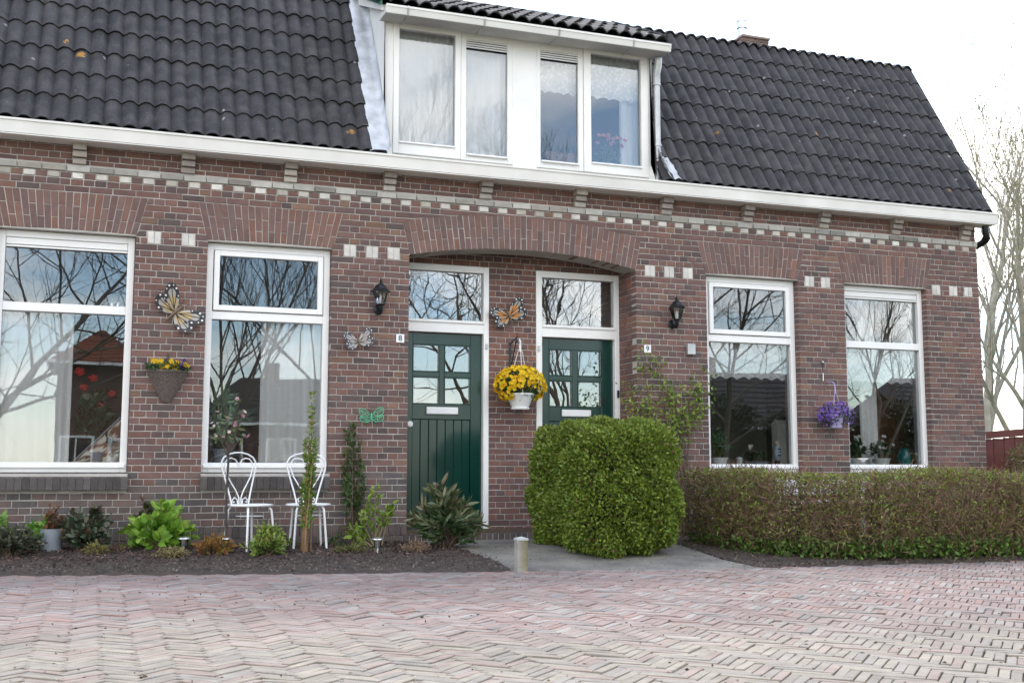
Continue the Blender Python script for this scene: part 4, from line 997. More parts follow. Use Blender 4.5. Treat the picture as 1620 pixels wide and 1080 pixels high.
# hanging basket of yellow pansies on a wrought bracket in the porch
e = thing('wall_bracket','black wrought iron plant bracket on the pier between the doors','bracket',(4.13,.41,1.88))
MB().box(-.012,.012,-.006,0,0,.30,.002).build('back_bar','dark_iron',e); MB().tube([(0,-.005,.02),(.0,-.06,.08),(.0,-.15,.22),(0,-.19,.30)],.007,6).build('stay','dark_iron',e)
MB().tube([(0,-.004,.28),(0,-.10,.315),(0,-.20,.33),(0,-.235,.35),(0,-.23,.375),(0,-.21,.37)],.007,6).build('arm','dark_iron',e)
MB().tube([(0,-.19,.33),(0,-.20,.29),(0,-.215,.285),(0,-.225,.30)],.007,6).build('hook','dark_iron',e)
HB = (4.165,.19,1.455)
e = thing('hanging_basket','white hanging bowl overflowing with yellow pansies between the green doors','flower basket',HB)
MB().lathe([(0,0),(.095,0),(.100,.018),(.088,.022),(.105,.06),(.130,.11),(.150,.15),(.158,.15),(.158,.165),(.145,.165),(.12,.10),(0,.06)],28).build('bowl','white_plastic',e,smooth=True)
for a in (R(20),R(140),R(260)): MB().tube([(.15*math.cos(a),.15*math.sin(a),.16),(.02*math.cos(a),.02*math.sin(a),.63)],.0035,5).build('cord','white_plastic',e)
MB().tube([(0,0,.61),(0,0,.68),(.0,-.01,.72),(0,.02,.745),(0,.04,.72)],[.012,.012,.009,.008,.007],8).build('hook','white_plastic',e)
n = 900; u = unit(n); P = u*np.array([.25,.19,.18])*rng.uniform(.6,1.0,(n,1))+[0,0,.25]; P = P[P[:,2] > .06]; n = len(P); link('foliage', leaf_mesh('foliage',P,unit(n)+(P-[0,0,.2])*3,.04,.022,palette(n,[G_D,G_M,(.05,.10,.02)]),'leaf'),e)
k = 640; u = unit(k); P = u*np.array([.275,.215,.20])*rng.uniform(.92,1.04,(k,1))+[0,0,.255]; ok = (P[:,2] > .10+.12*(np.abs(P[:,0]) < .13)); P = P[ok]; u = u[ok]; k = len(P)
blossoms(e,P,u+rng.normal(0,.35,(k,3))+[0,-.3,0],rng.uniform(.020,.030,k),[tuple(np.array(random.choice([(.90,.60,.006),(.92,.66,.012),(.85,.48,.006),(.90,.64,.012)]))*random.uniform(.8,1.1)) for _ in range(k)])
# purple hanging basket between the right windows
e = thing('hanging_basket','lilac hanging pot with trailing purple flowers between the right windows','flower basket',(7.84,-.16,1.30))
MB().lathe([(0,0),(.062,0),(.082,.125),(.09,.125),(.09,.145),(.078,.145),(0,.10)],24).build('pot','lilac_plastic',e,smooth=True)
for a in (R(90),R(210),R(330)): MB().tube([(.08*math.cos(a),.08*math.sin(a),.14),(.01*math.cos(a),.01*math.sin(a),.40)],.003,5).build('cord','lilac_plastic',e)
MB().tube([(0,0,.39),(0,0,.46),(0,.01,.50),(0,.05,.525),(0,.13,.53),(0,.158,.53)],[.009,.007,.006,.006,.006,.006],6).build('hook','lilac_plastic',e)
n = 500; u = unit(n); P = u*np.array([.20,.15,.13])*rng.uniform(.5,1.0,(n,1))+[0,0,.15]; link('foliage', leaf_mesh('foliage',P,unit(n)+u,.035,.014,palette(n,[G_D,G_M,(.06,.09,.06)]),'leaf'),e)
k = 420; u = unit(k); P = u*np.array([.225,.165,.15])*rng.uniform(.7,1.05,(k,1))+[0,0,.15]; ok = (P[:,2] > .13) | (np.abs(P[:,0]) > .11); P = P[ok]; u = u[ok]; k = len(P)
blossoms(e,P,u+rng.normal(0,.4,(k,3))+[0,-.3,0],rng.uniform(.013,.021,k),[tuple(np.array(random.choice([(.22,.12,.50),(.30,.18,.60),(.17,.09,.42),(.38,.26,.66)]))*random.uniform(.8,1.1)) for _ in range(k)],petals=6)
e = thing('wind_chime','thin grey metal wind chime on the wall above the purple basket','wind chime',(7.785,-.02,1.84)); MB().tube([(0,0,.0),(0,0,.09)],.006,6).build('tube','silver',e); MB().tube([(.0,0,.10),(0,0,.22)],.003,5).build('cord','dark_iron',e); MB().lathe([(0,0),(.018,.004),(.012,.02),(0,.024)],10,(0,0,.205)).build('cap','zinc',e); MB().tube([(0,0,.22),(0,.012,.235)],.004,5).build('hook','dark_iron',e)
e = thing('junction_box','small grey junction box on the wall among the climbing rose','box',(6.075,-.01,2.075)); MB().box(-.048,.048,-.05,0,0,.125,.006).build('body','zinc',e); MB().box(-.042,.042,-.054,-.05,.006,.119,.003).build('lid','zinc',e)
# ------------------------------------------------------------------ garden furniture
def wire_chair(loc, rz, label):
    e = thing('garden_chair', label, 'chair', loc, rz, group='white wire garden chairs'); W_ = 'white_metal'; r = .0072
    zs = .395; R0 = .195
    MB().tube([(R0*math.cos(t*math.pi/16),R0*math.sin(t*math.pi/16),zs) for t in range(33)],.010,8,cap=False).build('seat_ring',W_,e,smooth=True)
    MB().lathe([(0,.004),(.19,.004),(.19,-.003),(0,-.003)],32,(0,0,zs)).build('seat',W_,e)
    MB().tube([(.12*math.cos(t*math.pi/10),.12*math.sin(t*math.pi/10),.30) for t in range(21)],.0045,6,cap=False).build('stretcher_ring',W_,e)
    for a in (R(-52),R(-128),R(52),R(128)):
        c, s = math.cos(a), math.sin(a)
        MB().tube([(R0*.55*c,R0*.55*s,zs-.012),(R0*.86*c,R0*.86*s,zs-.012),(R0*1.0*c,R0*1.0*s,zs-.04),(R0*1.06*c,R0*1.06*s,zs-.12),(R0*1.22*c,R0*1.22*s,.0)],[.0095,.0105,.0105,.010,.0105],8).build('leg',W_,e,smooth=True)
    yb = .165; tl = lambda x, z: (x, yb+.10*(z-zs), z)
    out = [(-.085,zs)]+[(-.115,zs+.12),(-.150,zs+.24),(-.175,zs+.33),(-.178,zs+.385),(-.155,zs+.425),(-.10,zs+.455),(-.04,zs+.468),(0,zs+.470)]
    pts = out+[(-x,z) for x,z in out[::-1][1:]]; MB().tube([tl(*p) for p in pts],r*1.1,8).build('back_hoop',W_,e,smooth=True)
    for s in (-1,1):
        h = [(.012,zs),(.010,zs+.06),(.035,zs+.12),(.075,zs+.18),(.118,zs+.25),(.145,zs+.33),(.142,zs+.38),(.115,zs+.412),(.075,zs+.42),(.035,zs+.405),(.01,zs+.37),(.004,zs+.34)]
        MB().tube([tl(s*x,z) for x,z in h],r*.85,8).build('heart_scroll',W_,e,smooth=True)
        k = [(.022,zs+.005),(.030,zs+.05),(.058,zs+.065),(.078,zs+.045),(.070,zs+.022),(.055,zs+.028)]; MB().tube([tl(s*x,z) for x,z in k],r*.75,7).build('foot_scroll',W_,e,smooth=True)
    return e
wire_chair((1.315,-.54,.115), R(26), 'white wire garden chair with heart back behind the thin bare sapling')
wire_chair((1.835,-.54,.115), R(-3), 'white wire garden chair with heart back behind the slender leafy shrub')
def solar(loc, label, s=1.):
    e = thing('solar_light', label, 'garden light', loc, group='solar garden lights')
    MB().tube([(0,0,-.05),(0,0,.06*s)],.009,8).build('stake','silver',e); MB().lathe([(.018,0),(.030,.004),(.036,.07),(.036,.075)],18,(0,0,.055*s)).build('lens','lamp_glass',e,smooth=True)
    MB().lathe([(.020,0),(.030,.07),(0,.07)],16,(0,0,.058*s)).build('reflector','silver',e,smooth=True)
    MB().lathe([(.036,0),(.058,.002),(.056,.008),(.036,.020),(0,.024)],24,(0,0,.055*s+.075)).build('cap','silver',e,smooth=True)
solar((.745,-.66,.10),'silver capped solar light half hidden in the bright green shrub'); solar((2.355,-1.08,.085),'silver solar light at the edge of the bark bed near the door')
solar((1.10,-.60,.11),'low white capped solar light beside the thin sapling',.6)
e = thing('wooden_post','short weathered wooden post with mossy side at the corner of the bed','post',(3.30,-2.15,-.02))
m = MB(); cpost = (.36,.345,.31); mo = (.20,.18,.085)
vs_ = [(x,y,z) for z in (0,.27) for x,y in ((-.05,-.035),(.035,-.05),(.05,.035),(-.035,.05))]; V = vs_+[(-.038,-.026,.285),(.026,-.038,.285),(.038,.026,.285),(-.026,.038,.285)]
m = MB(); m.add(V,[(0,1,5,4),(1,2,6,5),(2,3,7,6),(3,0,4,7),(8,9,10,11),(4,5,9,8),(5,6,10,9),(6,7,11,10),(7,4,8,11)],cpost); po = m.build('shaft','bark',e)
me = po.data; cols = np.array([cpost]*12); setc = np.array([cpost,mo,mo,cpost,cpost,mo,mo,cpost]+[(.45,.44,.42)]*4); a = me.color_attributes['Col']; cc = np.ones((12,4),dtype=np.float32); cc[:,:3] = setc; a.data.foreach_set('color',cc.ravel())
V2 = [(x*1.12,y*1.12,z) for x,y,z in V[4:8]]+[(x*1.12,y*1.12,z+.016) for x,y,z in V[4:8]]+[(0,0,.30)]
pc = MB().add(V2,[(0,1,5,4),(1,2,6,5),(2,3,7,6),(3,0,4,7),(4,5,8),(5,6,8),(6,7,8),(7,4,8),(3,2,1,0)],(.50,.50,.48)).build('cap','bark',e); po.rotation_euler = (0,0,R(8)); pc.rotation_euler = (0,0,R(8))
# flower pot by the wall
e = thing('planter_pot','plain grey straight sided pot standing by the wall at far left','pot',(-.335,-.34,.112)); MB().lathe([(0,0),(.085,0),(.102,.20),(.106,.20),(.106,.208),(.096,.208),(.092,.17),(0,.165)],32).build('body','grey_pot',e,smooth=True); MB().lathe([(0,0),(.09,0),(0,.004)],20,(0,0,.172)).build('earth','soil',e)

# ------------------------------------------------------------------ shrubs in the bed
LEAFGAIN = 1.35
def shrub(name, label, loc, w, d, h, twigs, per, ln, wd, cols, cat='shrub', stemc=(.10,.07,.045), tpl=LEAF4, m='leaf', t0=.35, flat=.0, lean=(0,0), young=None, base=.03, arch=.25, stemr=.006, rough=.8, group=None, spread=.9):
    """stems fan out of the base; leaves sit along the stems, denser and younger towards the tips"""
    e = thing(name, label, cat, loc, group=group); st = MB(); P = []; D = []; T = []
    for i in range(twigs):
        a = random.random()*2*math.pi; r = math.sqrt(random.random()); zz = (1-.55*r**2)*h*random.uniform(.62,1.0) if rough else h
        if random.random() < .25: zz *= random.uniform(.3,.8)
        b = Vector((random.gauss(0,base), random.gauss(0,base), -.01)); t = Vector((r*w*math.cos(a)+lean[0], r*d*math.sin(a)+lean[1], zz))
        c = b.lerp(t,.5)+Vector((-.15*(t.x-b.x),-.15*(t.y-b.y),arch*zz*.5)); k = 5
        pts = [b*(1-u)**2+c*2*u*(1-u)+t*u*u for u in [q/(k-1) for q in range(k)]]
        st.tube(pts,[stemr*(1-.75*q/(k-1)) for q in range(k)],5,col=tuple(np.array(stemc)*random.uniform(.7,1.3)))
        for q in range(per):
            u = t0+(1-t0)*random.random()**.75; p = b*(1-u)**2+c*2*u*(1-u)+t*u*u; dr = ((c-b)*(1-u)+(t-c)*u).normalized()
            o = Vector(unit(1)[0]); o = (o-dr*o.dot(dr)).normalized(); P.append(p[:]); D.append((dr*(.45+.5*u)+o*spread)[:]); T.append(u)
    st.build('stem','twig',e); n = len(P); P = np.array(P); D = np.array(D); T = np.array(T)
    C = palette(n,cols)*LEAFGAIN
    if young is not None: k = (np.clip((T-.72)/.28,0,1)*rng.random(n))[:,None]; C = C*(1-k)+np.array(young)*1.2*k
    f = link('foliage', leaf_mesh('foliage',P,D,ln*rng.uniform(.6,1.2,n),wd*rng.uniform(.7,1.2,n),C,m,tpl,flat),e); return e
DK = [(.028,.045,.020),(.045,.060,.030),(.060,.055,.045),(.020,.036,.018)]
shrub('low_shrub','rounded dark grey-green shrub at the far left of the bed',(-.64,-.55,.10),.27,.24,.30,110,16,.042,.022,DK,young=(.13,.13,.085))
shrub('leafy_plant','fresh light green plant at the left edge of the picture',(-.78,-.25,.11),.11,.10,.40,14,14,.075,.04,[(.10,.19,.03),(.14,.24,.04)],cat='plant',tpl=LEAF8)
shrub('leafy_plant','bright green broad leaved plant growing beside the grey pot',(-.41,-.30,.115),.12,.10,.36,16,10,.10,.06,[(.08,.19,.03),(.11,.24,.03),(.16,.28,.05)],cat='plant',tpl=LEAF8)
shrub('pot_shrub','reddish brown twiggy plant growing in the grey pot',(-.325,-.335,.285),.10,.08,.27,22,14,.035,.018,[(.09,.035,.025),(.06,.05,.025),(.12,.06,.03)],young=(.30,.08,.03),cat='plant')
shrub('leafy_plant','small olive green tuft in front of the light green plant at far left',(-.52,-.30,.11),.07,.06,.22,12,10,.07,.02,[(.12,.16,.04),(.09,.13,.04)],cat='plant')
shrub('stake_plant','thin pale bare stick with a dry flower head at far left','' if 0 else (-.50,-.12,.11),.02,.02,.60,3,4,.03,.012,[(.25,.22,.18)],cat='plant',stemc=(.25,.22,.18),arch=.0)
shrub('viburnum_shrub','dark leathery leaved shrub with reddish stems left of the bright green shrub',(-.05,-.38,.112),.24,.20,.45,46,15,.085,.046,[(.040,.072,.042),(.060,.098,.056),(.08,.11,.07),(.03,.055,.032)],tpl=LEAF8,m='glossy_leaf',stemc=(.16,.05,.035),young=(.10,.06,.04))
shrub('hydrangea_shrub','bright lime green hydrangea bush with broad leaves below the wicker basket',(.56,-.42,.115),.30,.22,.44,44,10,.115,.078,[(.11,.24,.022),(.15,.29,.03),(.085,.20,.02),(.19,.32,.05)],tpl=LEAF8,stemc=(.22,.16,.09),young=(.25,.36,.06))
shrub('rose_bush','dark green rose bush behind the bright hydrangea',(.47,-.14,.115),.15,.08,.52,22,11,.06,.036,[(.028,.060,.02),(.04,.075,.025),(.05,.05,.02)],tpl=LEAF8,young=(.10,.04,.025),t0=.55)
shrub('heather_plant','yellow and pink tipped heather at the front of the bed under the hydrangea',(.63,-.90,.075),.165,.11,.12,90,16,.022,.008,[(.24,.22,.05),(.30,.26,.10),(.34,.26,.20),(.20,.20,.04)],cat='plant',t0=.2)
shrub('heather_plant','yellow green heather low between the dark shrub and the hydrangea',(.03,-.62,.105),.11,.09,.13,70,14,.022,.008,[(.20,.20,.05),(.27,.22,.07),(.15,.15,.05)],cat='plant',t0=.2)
shrub('heather_plant','brown withered heather just left of the hydrangea',(.20,-.55,.108),.14,.09,.11,60,12,.020,.006,[(.11,.06,.045),(.15,.09,.06),(.08,.05,.035)],cat='plant',t0=.2)
shrub('spirea_shrub','low orange bronze leaved shrub between the hydrangea and the left chair',(.985,-.82,.09),.19,.15,.20,80,16,.036,.015,[(.22,.16,.03),(.26,.12,.03),(.18,.18,.035),(.15,.07,.03)],young=(.34,.11,.03),t0=.2)
shrub('pieris_shrub','yellow green whorled shrub in front of the left chair',(1.40,-.95,.08),.205,.17,.29,72,17,.062,.018,[(.09,.17,.03),(.13,.22,.04),(.07,.14,.03),(.26,.30,.07)],m='glossy_leaf',young=(.32,.32,.07),t0=.3)
shrub('slender_shrub','tall slender shrub with small leaves in front of the right chair',(1.755,-.88,.082),.12,.10,1.50,11,84,.050,.022,[(.10,.18,.03),(.14,.22,.04),(.08,.14,.025)],stemc=(.27,.16,.08),stemr=.009,t0=.30,young=(.20,.25,.05),spread=1.2,arch=.05,base=.03,lean=(.05,0))
shrub('small_weed','small dark green weed beside the foot of the right chair',(2.08,-.58,.113),.10,.08,.17,16,9,.04,.02,[(.04,.075,.025),(.05,.09,.03)],cat='plant')
shrub('small_weed','small pale green plant under the seat of the right chair',(1.66,-.52,.113),.07,.06,.12,10,8,.04,.022,[(.09,.15,.03),(.07,.12,.03)],cat='plant')
shrub('creeping_plant','low creeping yellow green plant left of the solar light near the door',(2.16,-.95,.09),.20,.10,.10,40,12,.03,.014,[(.15,.16,.04),(.11,.13,.035)],cat='plant',t0=.2)
e = shrub('young_dogwood','yellow green young shrub with upright stems in front of the climbing vine',(2.44,-.62,.112),.26,.16,.62,15,15,.072,.036,[(.14,.22,.03),(.18,.27,.04),(.10,.17,.03)],tpl=LEAF8,stemc=(.24,.19,.11),young=(.26,.34,.05),t0=.40,stemr=.008,arch=.08,spread=1.1)
shrub('climbing_vine','dark green vine climbing the wall below the green butterfly',(2.37,-.06,.115),.16,.03,1.34,17,26,.058,.038,[(.045,.095,.028),(.065,.12,.04),(.055,.085,.028)],tpl=LEAF8,cat='climber',t0=.42,young=(.10,.09,.03),arch=.1,base=.06)
shrub('rhododendron_shrub','dark rhododendron with long narrow leaves in front of the left green door',(3.03,-.90,.10),.34,.28,.62,58,19,.125,.032,[(.030,.062,.022),(.045,.085,.030),(.08,.125,.055),(.04,.075,.028)],m='glossy_leaf',tpl=LEAF8,young=(.20,.15,.09),t0=.38,stemc=(.10,.07,.05))
shrub('dry_shrub','small dry brown twiggy plant left of the rhododendron',(2.71,-1.08,.088),.15,.12,.15,70,9,.022,.007,[(.22,.15,.10),(.16,.11,.08),(.27,.19,.13)],cat='plant',stemc=(.22,.15,.10),t0=.2)
# sapling with a thin dark stem and a small crown of pink blossom
e = thing('young_sapling','thin dark stemmed sapling with pink blossom before the left chair','tree',(1.10,-.62,.11)); tr = MB(); tr.tube([(0,0,-.02),(.004,0,.25),(-.004,0,.52),(.004,0,.78),(0,0,.90)],[.012,.011,.010,.010,.008],7,col=(.06,.05,.045)); P = []; D = []; B = []
for i in range(11):
    a = random.random()*6.28; rr = random.uniform(.08,.21); t = Vector((rr*math.cos(a),rr*math.sin(a)*.7,.90+random.uniform(.05,.46))); b = Vector((0,0,random.uniform(.80,.90))); md = b.lerp(t,.5)+Vector((0,0,.03)); tr.tube([b,md,t],[.005,.0035,.002],5,col=(.10,.075,.06))
    for q in range(5): P.append(md.lerp(t,random.random())[:]); D.append((Vector(unit(1)[0])+Vector((0,0,.3)))[:])
    B += [md.lerp(t,u)[:] for u in (.8,1.0) if random.random() < .75]
tr.build('trunk','twig',e); n = len(P); link('crown', leaf_mesh('crown',np.array(P),np.array(D),rng.uniform(.05,.10,n),rng.uniform(.02,.035,n),palette(n,[(.10,.16,.08),(.15,.21,.12),(.16,.18,.05)]),'leaf',LEAF8),e)
k = len(B); blossoms(e,[(p[0],p[1]-.01,p[2]) for p in B],unit(k)+[0,-1,0],rng.uniform(.016,.028,k),[tuple(np.array(random.choice([(.70,.45,.50),(.72,.60,.58),(.60,.30,.40)]))) for _ in range(k)])
# climbing rose right of door 9
e = thing('climbing_rose','thin climbing rose with yellow green leaves on the wall right of the number 9','climber',(5.86,-.03,.115)); st = MB(); P = []; D = []
for i in range(17):
    x0 = random.uniform(-.12,.2); tx = random.uniform(-.60,.42); tz = random.uniform(1.25,2.12)-.2*abs(tx); pts = [(x0,0,-.02),(x0+random.gauss(0,.03),-.01,.45),(x0*.7+tx*.2+random.gauss(0,.04),-.015,.85),(tx*.8+random.gauss(0,.05),-.02,tz*.82),(tx,-.03,tz)]
    st.tube(pts,[.009,.007,.006,.004,.002],5,col=(.12,.085,.05))
    for q in range(62):
        u = random.uniform(2.55,4.0); k = min(int(u),3); f_ = u-k; p = Vector(pts[k]).lerp(Vector(pts[k+1]),f_); P.append((p.x+random.gauss(0,.075),p.y-abs(random.gauss(0,.02)),p.z+random.gauss(0,.05))); v = Vector(unit(1)[0]); D.append((v.x,-abs(v.y)*.6,v.z-.1))
kp = [i for i,p in enumerate(P) if p[2] > random.uniform(.95,1.35)]; P = [P[i] for i in kp]; D = [D[i] for i in kp]
st.build('stem','twig',e); n = len(P); link('foliage', leaf_mesh('foliage',np.array(P),np.array(D),rng.uniform(.035,.065,n),rng.uniform(.022,.036,n),palette(n,[(.17,.26,.04),(.23,.31,.05),(.11,.18,.03),(.30,.33,.08)]),'leaf',LEAF8),e)

# ------------------------------------------------------------------ hedges
def sd_round(P, c, hx, hy, hz, r):
    q = np.abs(P-c)-np.array([hx-r,hy-r,hz-r]); return np.linalg.norm(np.maximum(q,0),axis=1)+np.minimum(q.max(axis=1),0)-r
def clipped_hedge():
    cx, cy2 = 4.47, -1.17; hx, hy, hz = .485, .75, .595; c = np.array([cx,cy2,.655]); e = thing('clipped_hedge','tall rounded clipped green hedge in front of the right green door','hedge',(cx,cy2,.05))
    N_ = 300000; P = rng.uniform([-.62,-.9,-.66],[.62,.9,.75],(N_,3))+c
    lump = .022*np.sin(P[:,0]*7+P[:,2]*3)*np.cos(P[:,1]*6+1)+.022*np.sin(P[:,2]*11+P[:,1]*9)+.025*np.sin(P[:,0]*19+P[:,2]*15)
    taper = (P[:,2]-c[2])*.0
    d = sd_round(P,c,hx,hy,hz,.26)-lump
    keep = (d < .01) & (d > -.15) & (rng.random(N_) < np.where(d > -.05,1,.40)); P = P[keep]; d = d[keep]; n = len(P)
    G = (P-c)/np.array([hx,hy,hz]); G = np.sign(G)*np.abs(G)**3; G /= np.maximum(np.linalg.norm(G,axis=1,keepdims=True),1e-6)
    D = G*.8+unit(n)*.9+np.array([0,0,.15]); C = palette(n,[(.155,.235,.026),(.205,.28,.036),(.11,.175,.022),(.25,.315,.05)],.22)
    k = np.clip(-d/.16,0,1)[:,None]*.0; red = (rng.random(n) < .02)[:,None]; C = np.where(red,np.array([.16,.07,.04]),C)
    top_lit = (np.clip((P[:,2]-1.0)/.3,0,1)*rng.random(n)*.5)[:,None]; C = C*(1-top_lit)+np.array([.26,.29,.07])*top_lit  # light on the hedge top put into the colour: upper leaves paler, yellower
    link('foliage', leaf_mesh('foliage',P-np.array([cx,cy2,.05]),D,rng.uniform(.026,.046,n),rng.uniform(.017,.027,n),C,'leaf'),e)
    st = MB()
    for i in range(120):
        b = (random.uniform(-.2,.2),random.uniform(-.35,.4),0); t = (random.uniform(-.3,.3),random.uniform(-.5,.52),random.uniform(.3,1.08)); st.tube([b,((b[0]+t[0])*.5,(b[1]+t[1])*.5,t[2]*.55),t],[.014,.009,.004],5,col=(.055,.042,.03))
    st.build('twig_frame','twig',e)
clipped_hedge()
def twig_hedge():
    e = thing('low_hedge','low clipped brown twiggy hedge with sparse green leaves along the road','hedge',(7.8,-2.1,.05))
    pl = np.array([(5.72,-.85),(5.78,-1.5),(6.05,-2.02),(6.55,-2.28),(7.5,-2.38),(9,-2.42),(11.5,-2.5)]); seg = np.linalg.norm(np.diff(pl,axis=0),axis=1); cum = np.r_[0,np.cumsum(seg)]
    def at(s): return np.c_[np.interp(s,cum,pl[:,0]),np.interp(s,cum,pl[:,1])]
    def sample(n, edge=0.):
        s = rng.random(n)*cum[-1]; a = at(s); b = at(np.minimum(s+.02,cum[-1])); c0 = at(np.maximum(s-.02,0)); t = b-c0; t /= np.linalg.norm(t,axis=1,keepdims=True); nn = np.c_[-t[:,1],t[:,0]]
        u = rng.uniform(-1,1,n); u = np.sign(u)*np.abs(u)**(1-edge); z = rng.random(n); wdt = .27*(.80+.2*np.clip(z*2,0,1))
        return np.c_[a+nn*(u*wdt)[:,None], z], s, u
    off = np.array([7.8,-2.1,.05]); st = MB()
    n = 62000; P, s, u = sample(n,.45); zt = .76+.03*np.sin(s*3)+.02*np.sin(s*11); low = np.clip(P[:,2]*4,.25,1); keep = rng.random(n) < low*(1-.55*np.exp(-((s-3.05)/.55)**2)*np.exp(-((P[:,2]-.72)/.20)**2)); P = P[keep]; zt = zt[keep]; s = s[keep]; n = len(P); P[:,2] = .03+P[:,2]*zt
    D = unit(n)*np.array([.8,.8,.9])+np.array([0,0,.35]); C = palette(n,[(.17,.098,.058),(.22,.124,.075),(.13,.078,.045),(.26,.165,.105),(.13,.113,.052)],.2); V, F, C2 = leaf_arrays(P-off,D,rng.uniform(.06,.15,n),rng.uniform(.004,.008,n),C)
    link('twig_mass', mesh_np('twig_mass',V,F,'twig',cols=C2),e)
    n = 60000; P, s, u = sample(n,.35); z = P[:,2]
    patch = .5+.5*np.sin(s*2.3+1)*np.cos(s*.9)+.35*np.sin(s*6+z*5); top = np.clip((z-.86)/.1,0,1)
    green = np.clip(.32+.46*patch*(z > .15)+.85*top*np.clip(1.25-s*.15,.25,1)+.5*(z < .22),0,1)*np.where(s > 4.2,.62,1)
    keep = rng.random(n) < green*(1-.6*np.exp(-((s-3.05)/.5)**2)*np.exp(-((z-.72)/.18)**2)); P = P[keep]; s = s[keep]; z = z[keep]; n = len(P); P[:,2] = .04+P[:,2]*(.77+.03*np.sin(s*3))
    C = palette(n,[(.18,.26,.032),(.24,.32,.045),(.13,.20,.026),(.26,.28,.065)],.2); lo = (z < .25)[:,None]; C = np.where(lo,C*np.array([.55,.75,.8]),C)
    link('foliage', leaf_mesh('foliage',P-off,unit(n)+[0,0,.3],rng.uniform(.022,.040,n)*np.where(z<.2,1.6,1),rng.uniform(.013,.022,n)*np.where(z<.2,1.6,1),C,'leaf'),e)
    for q in np.arange(.1,cum[-1],.085):
        a = at(np.array([q]))[0]
        for r_ in range(2):
            x, y = a[0]+random.gauss(0,.05)-off[0], a[1]+random.gauss(0,.06)-off[1]; h = random.uniform(.35,.7); st.tube([(x,y,-.06),(x+random.gauss(0,.03),y+random.gauss(0,.03),h*.5),(x+random.gauss(0,.09),y+random.gauss(0,.07),h)],[.010,.008,.004],5,col=tuple(np.array((.085,.062,.042))*random.uniform(.7,1.3)))
    st.build('stem','twig',e)
twig_hedge()
def back_hedge():
    c = np.array([10.55,-.72,.56]); e = thing('brown_hedge','brown green hedge at the right edge behind the low hedge, before the red fence','hedge',(10.55,-.72,.05)); N_ = 60000
    P = rng.uniform([-.75,-.5,-.6],[1.6,.5,.68],(N_,3))+c; d = sd_round(P,c+[.45,0,0],1.05,.40,.57,.22)-.03*np.sin(P[:,0]*9)*np.cos(P[:,2]*8); k = (d < .01) & (d > -.15); P = P[k]; n = len(P)
    C = palette(n,[(.11,.10,.03),(.15,.12,.05),(.08,.11,.02),(.16,.10,.06)],.2); link('foliage', leaf_mesh('foliage',P-[10.55,-.72,.05],unit(n)+[0,0,.2],rng.uniform(.03,.055,n),rng.uniform(.014,.024,n),C,'leaf'),e)
    st = MB()
    for i in range(60): b = (random.uniform(-.3,1.2),random.gauss(0,.1),0); st.tube([b,(b[0]+random.gauss(0,.1),random.gauss(0,.15),.5),(b[0]+random.gauss(0,.15),random.gauss(0,.2),1.0)],[.014,.009,.004],5,col=(.07,.05,.035))
    st.build('stem','twig',e)
back_hedge()
# red-brown board fence beside the gable
e = thing('board_fence','dark red-brown board fence beside the right end of the house','fence',(10.1,.06,0)); 
for i in range(9): x = .0+i*.165; MB().box(x+.002,x+.160,.0,.025,.05,1.20+.012*i,.004).build('board','red_stain',e)
MB().prism([(-.03,1.20),(1.5,1.31),(1.5,1.40),(-.03,1.285)],-.03,.06).build('top_rail','red_stain',e)
for x in (.03,1.45): MB().box(x-.04,x+.04,.03,.11,0,1.22,.005).build('post','red_stain',e)
MB().box(-.065,.008,-.05,-.03,1.18,1.27,.004).build('end_plate','white_plastic',e)
# white garden bench showing through the thin part of the hedge
e = thing('garden_bench','white garden bench glimpsed through the low hedge','bench',(7.05,-1.15,.09))
for i in range(4): MB().box(-.55,.55,-.22+i*.11,-.13+i*.11,.40,.425,.005).build('slat','white_paint',e)
for i in range(2): MB().box(-.55,.55,.20,.225,.48+i*.085,.55+i*.085,.005).build('back_slat','white_paint',e)
for sx in (-.5,.5):
    for sy in (-.18,.20): MB().box(sx-.025,sx+.025,sy-.025,sy+.025,0,.42 if sy < 0 else .66,.004).build('leg','white_paint',e)
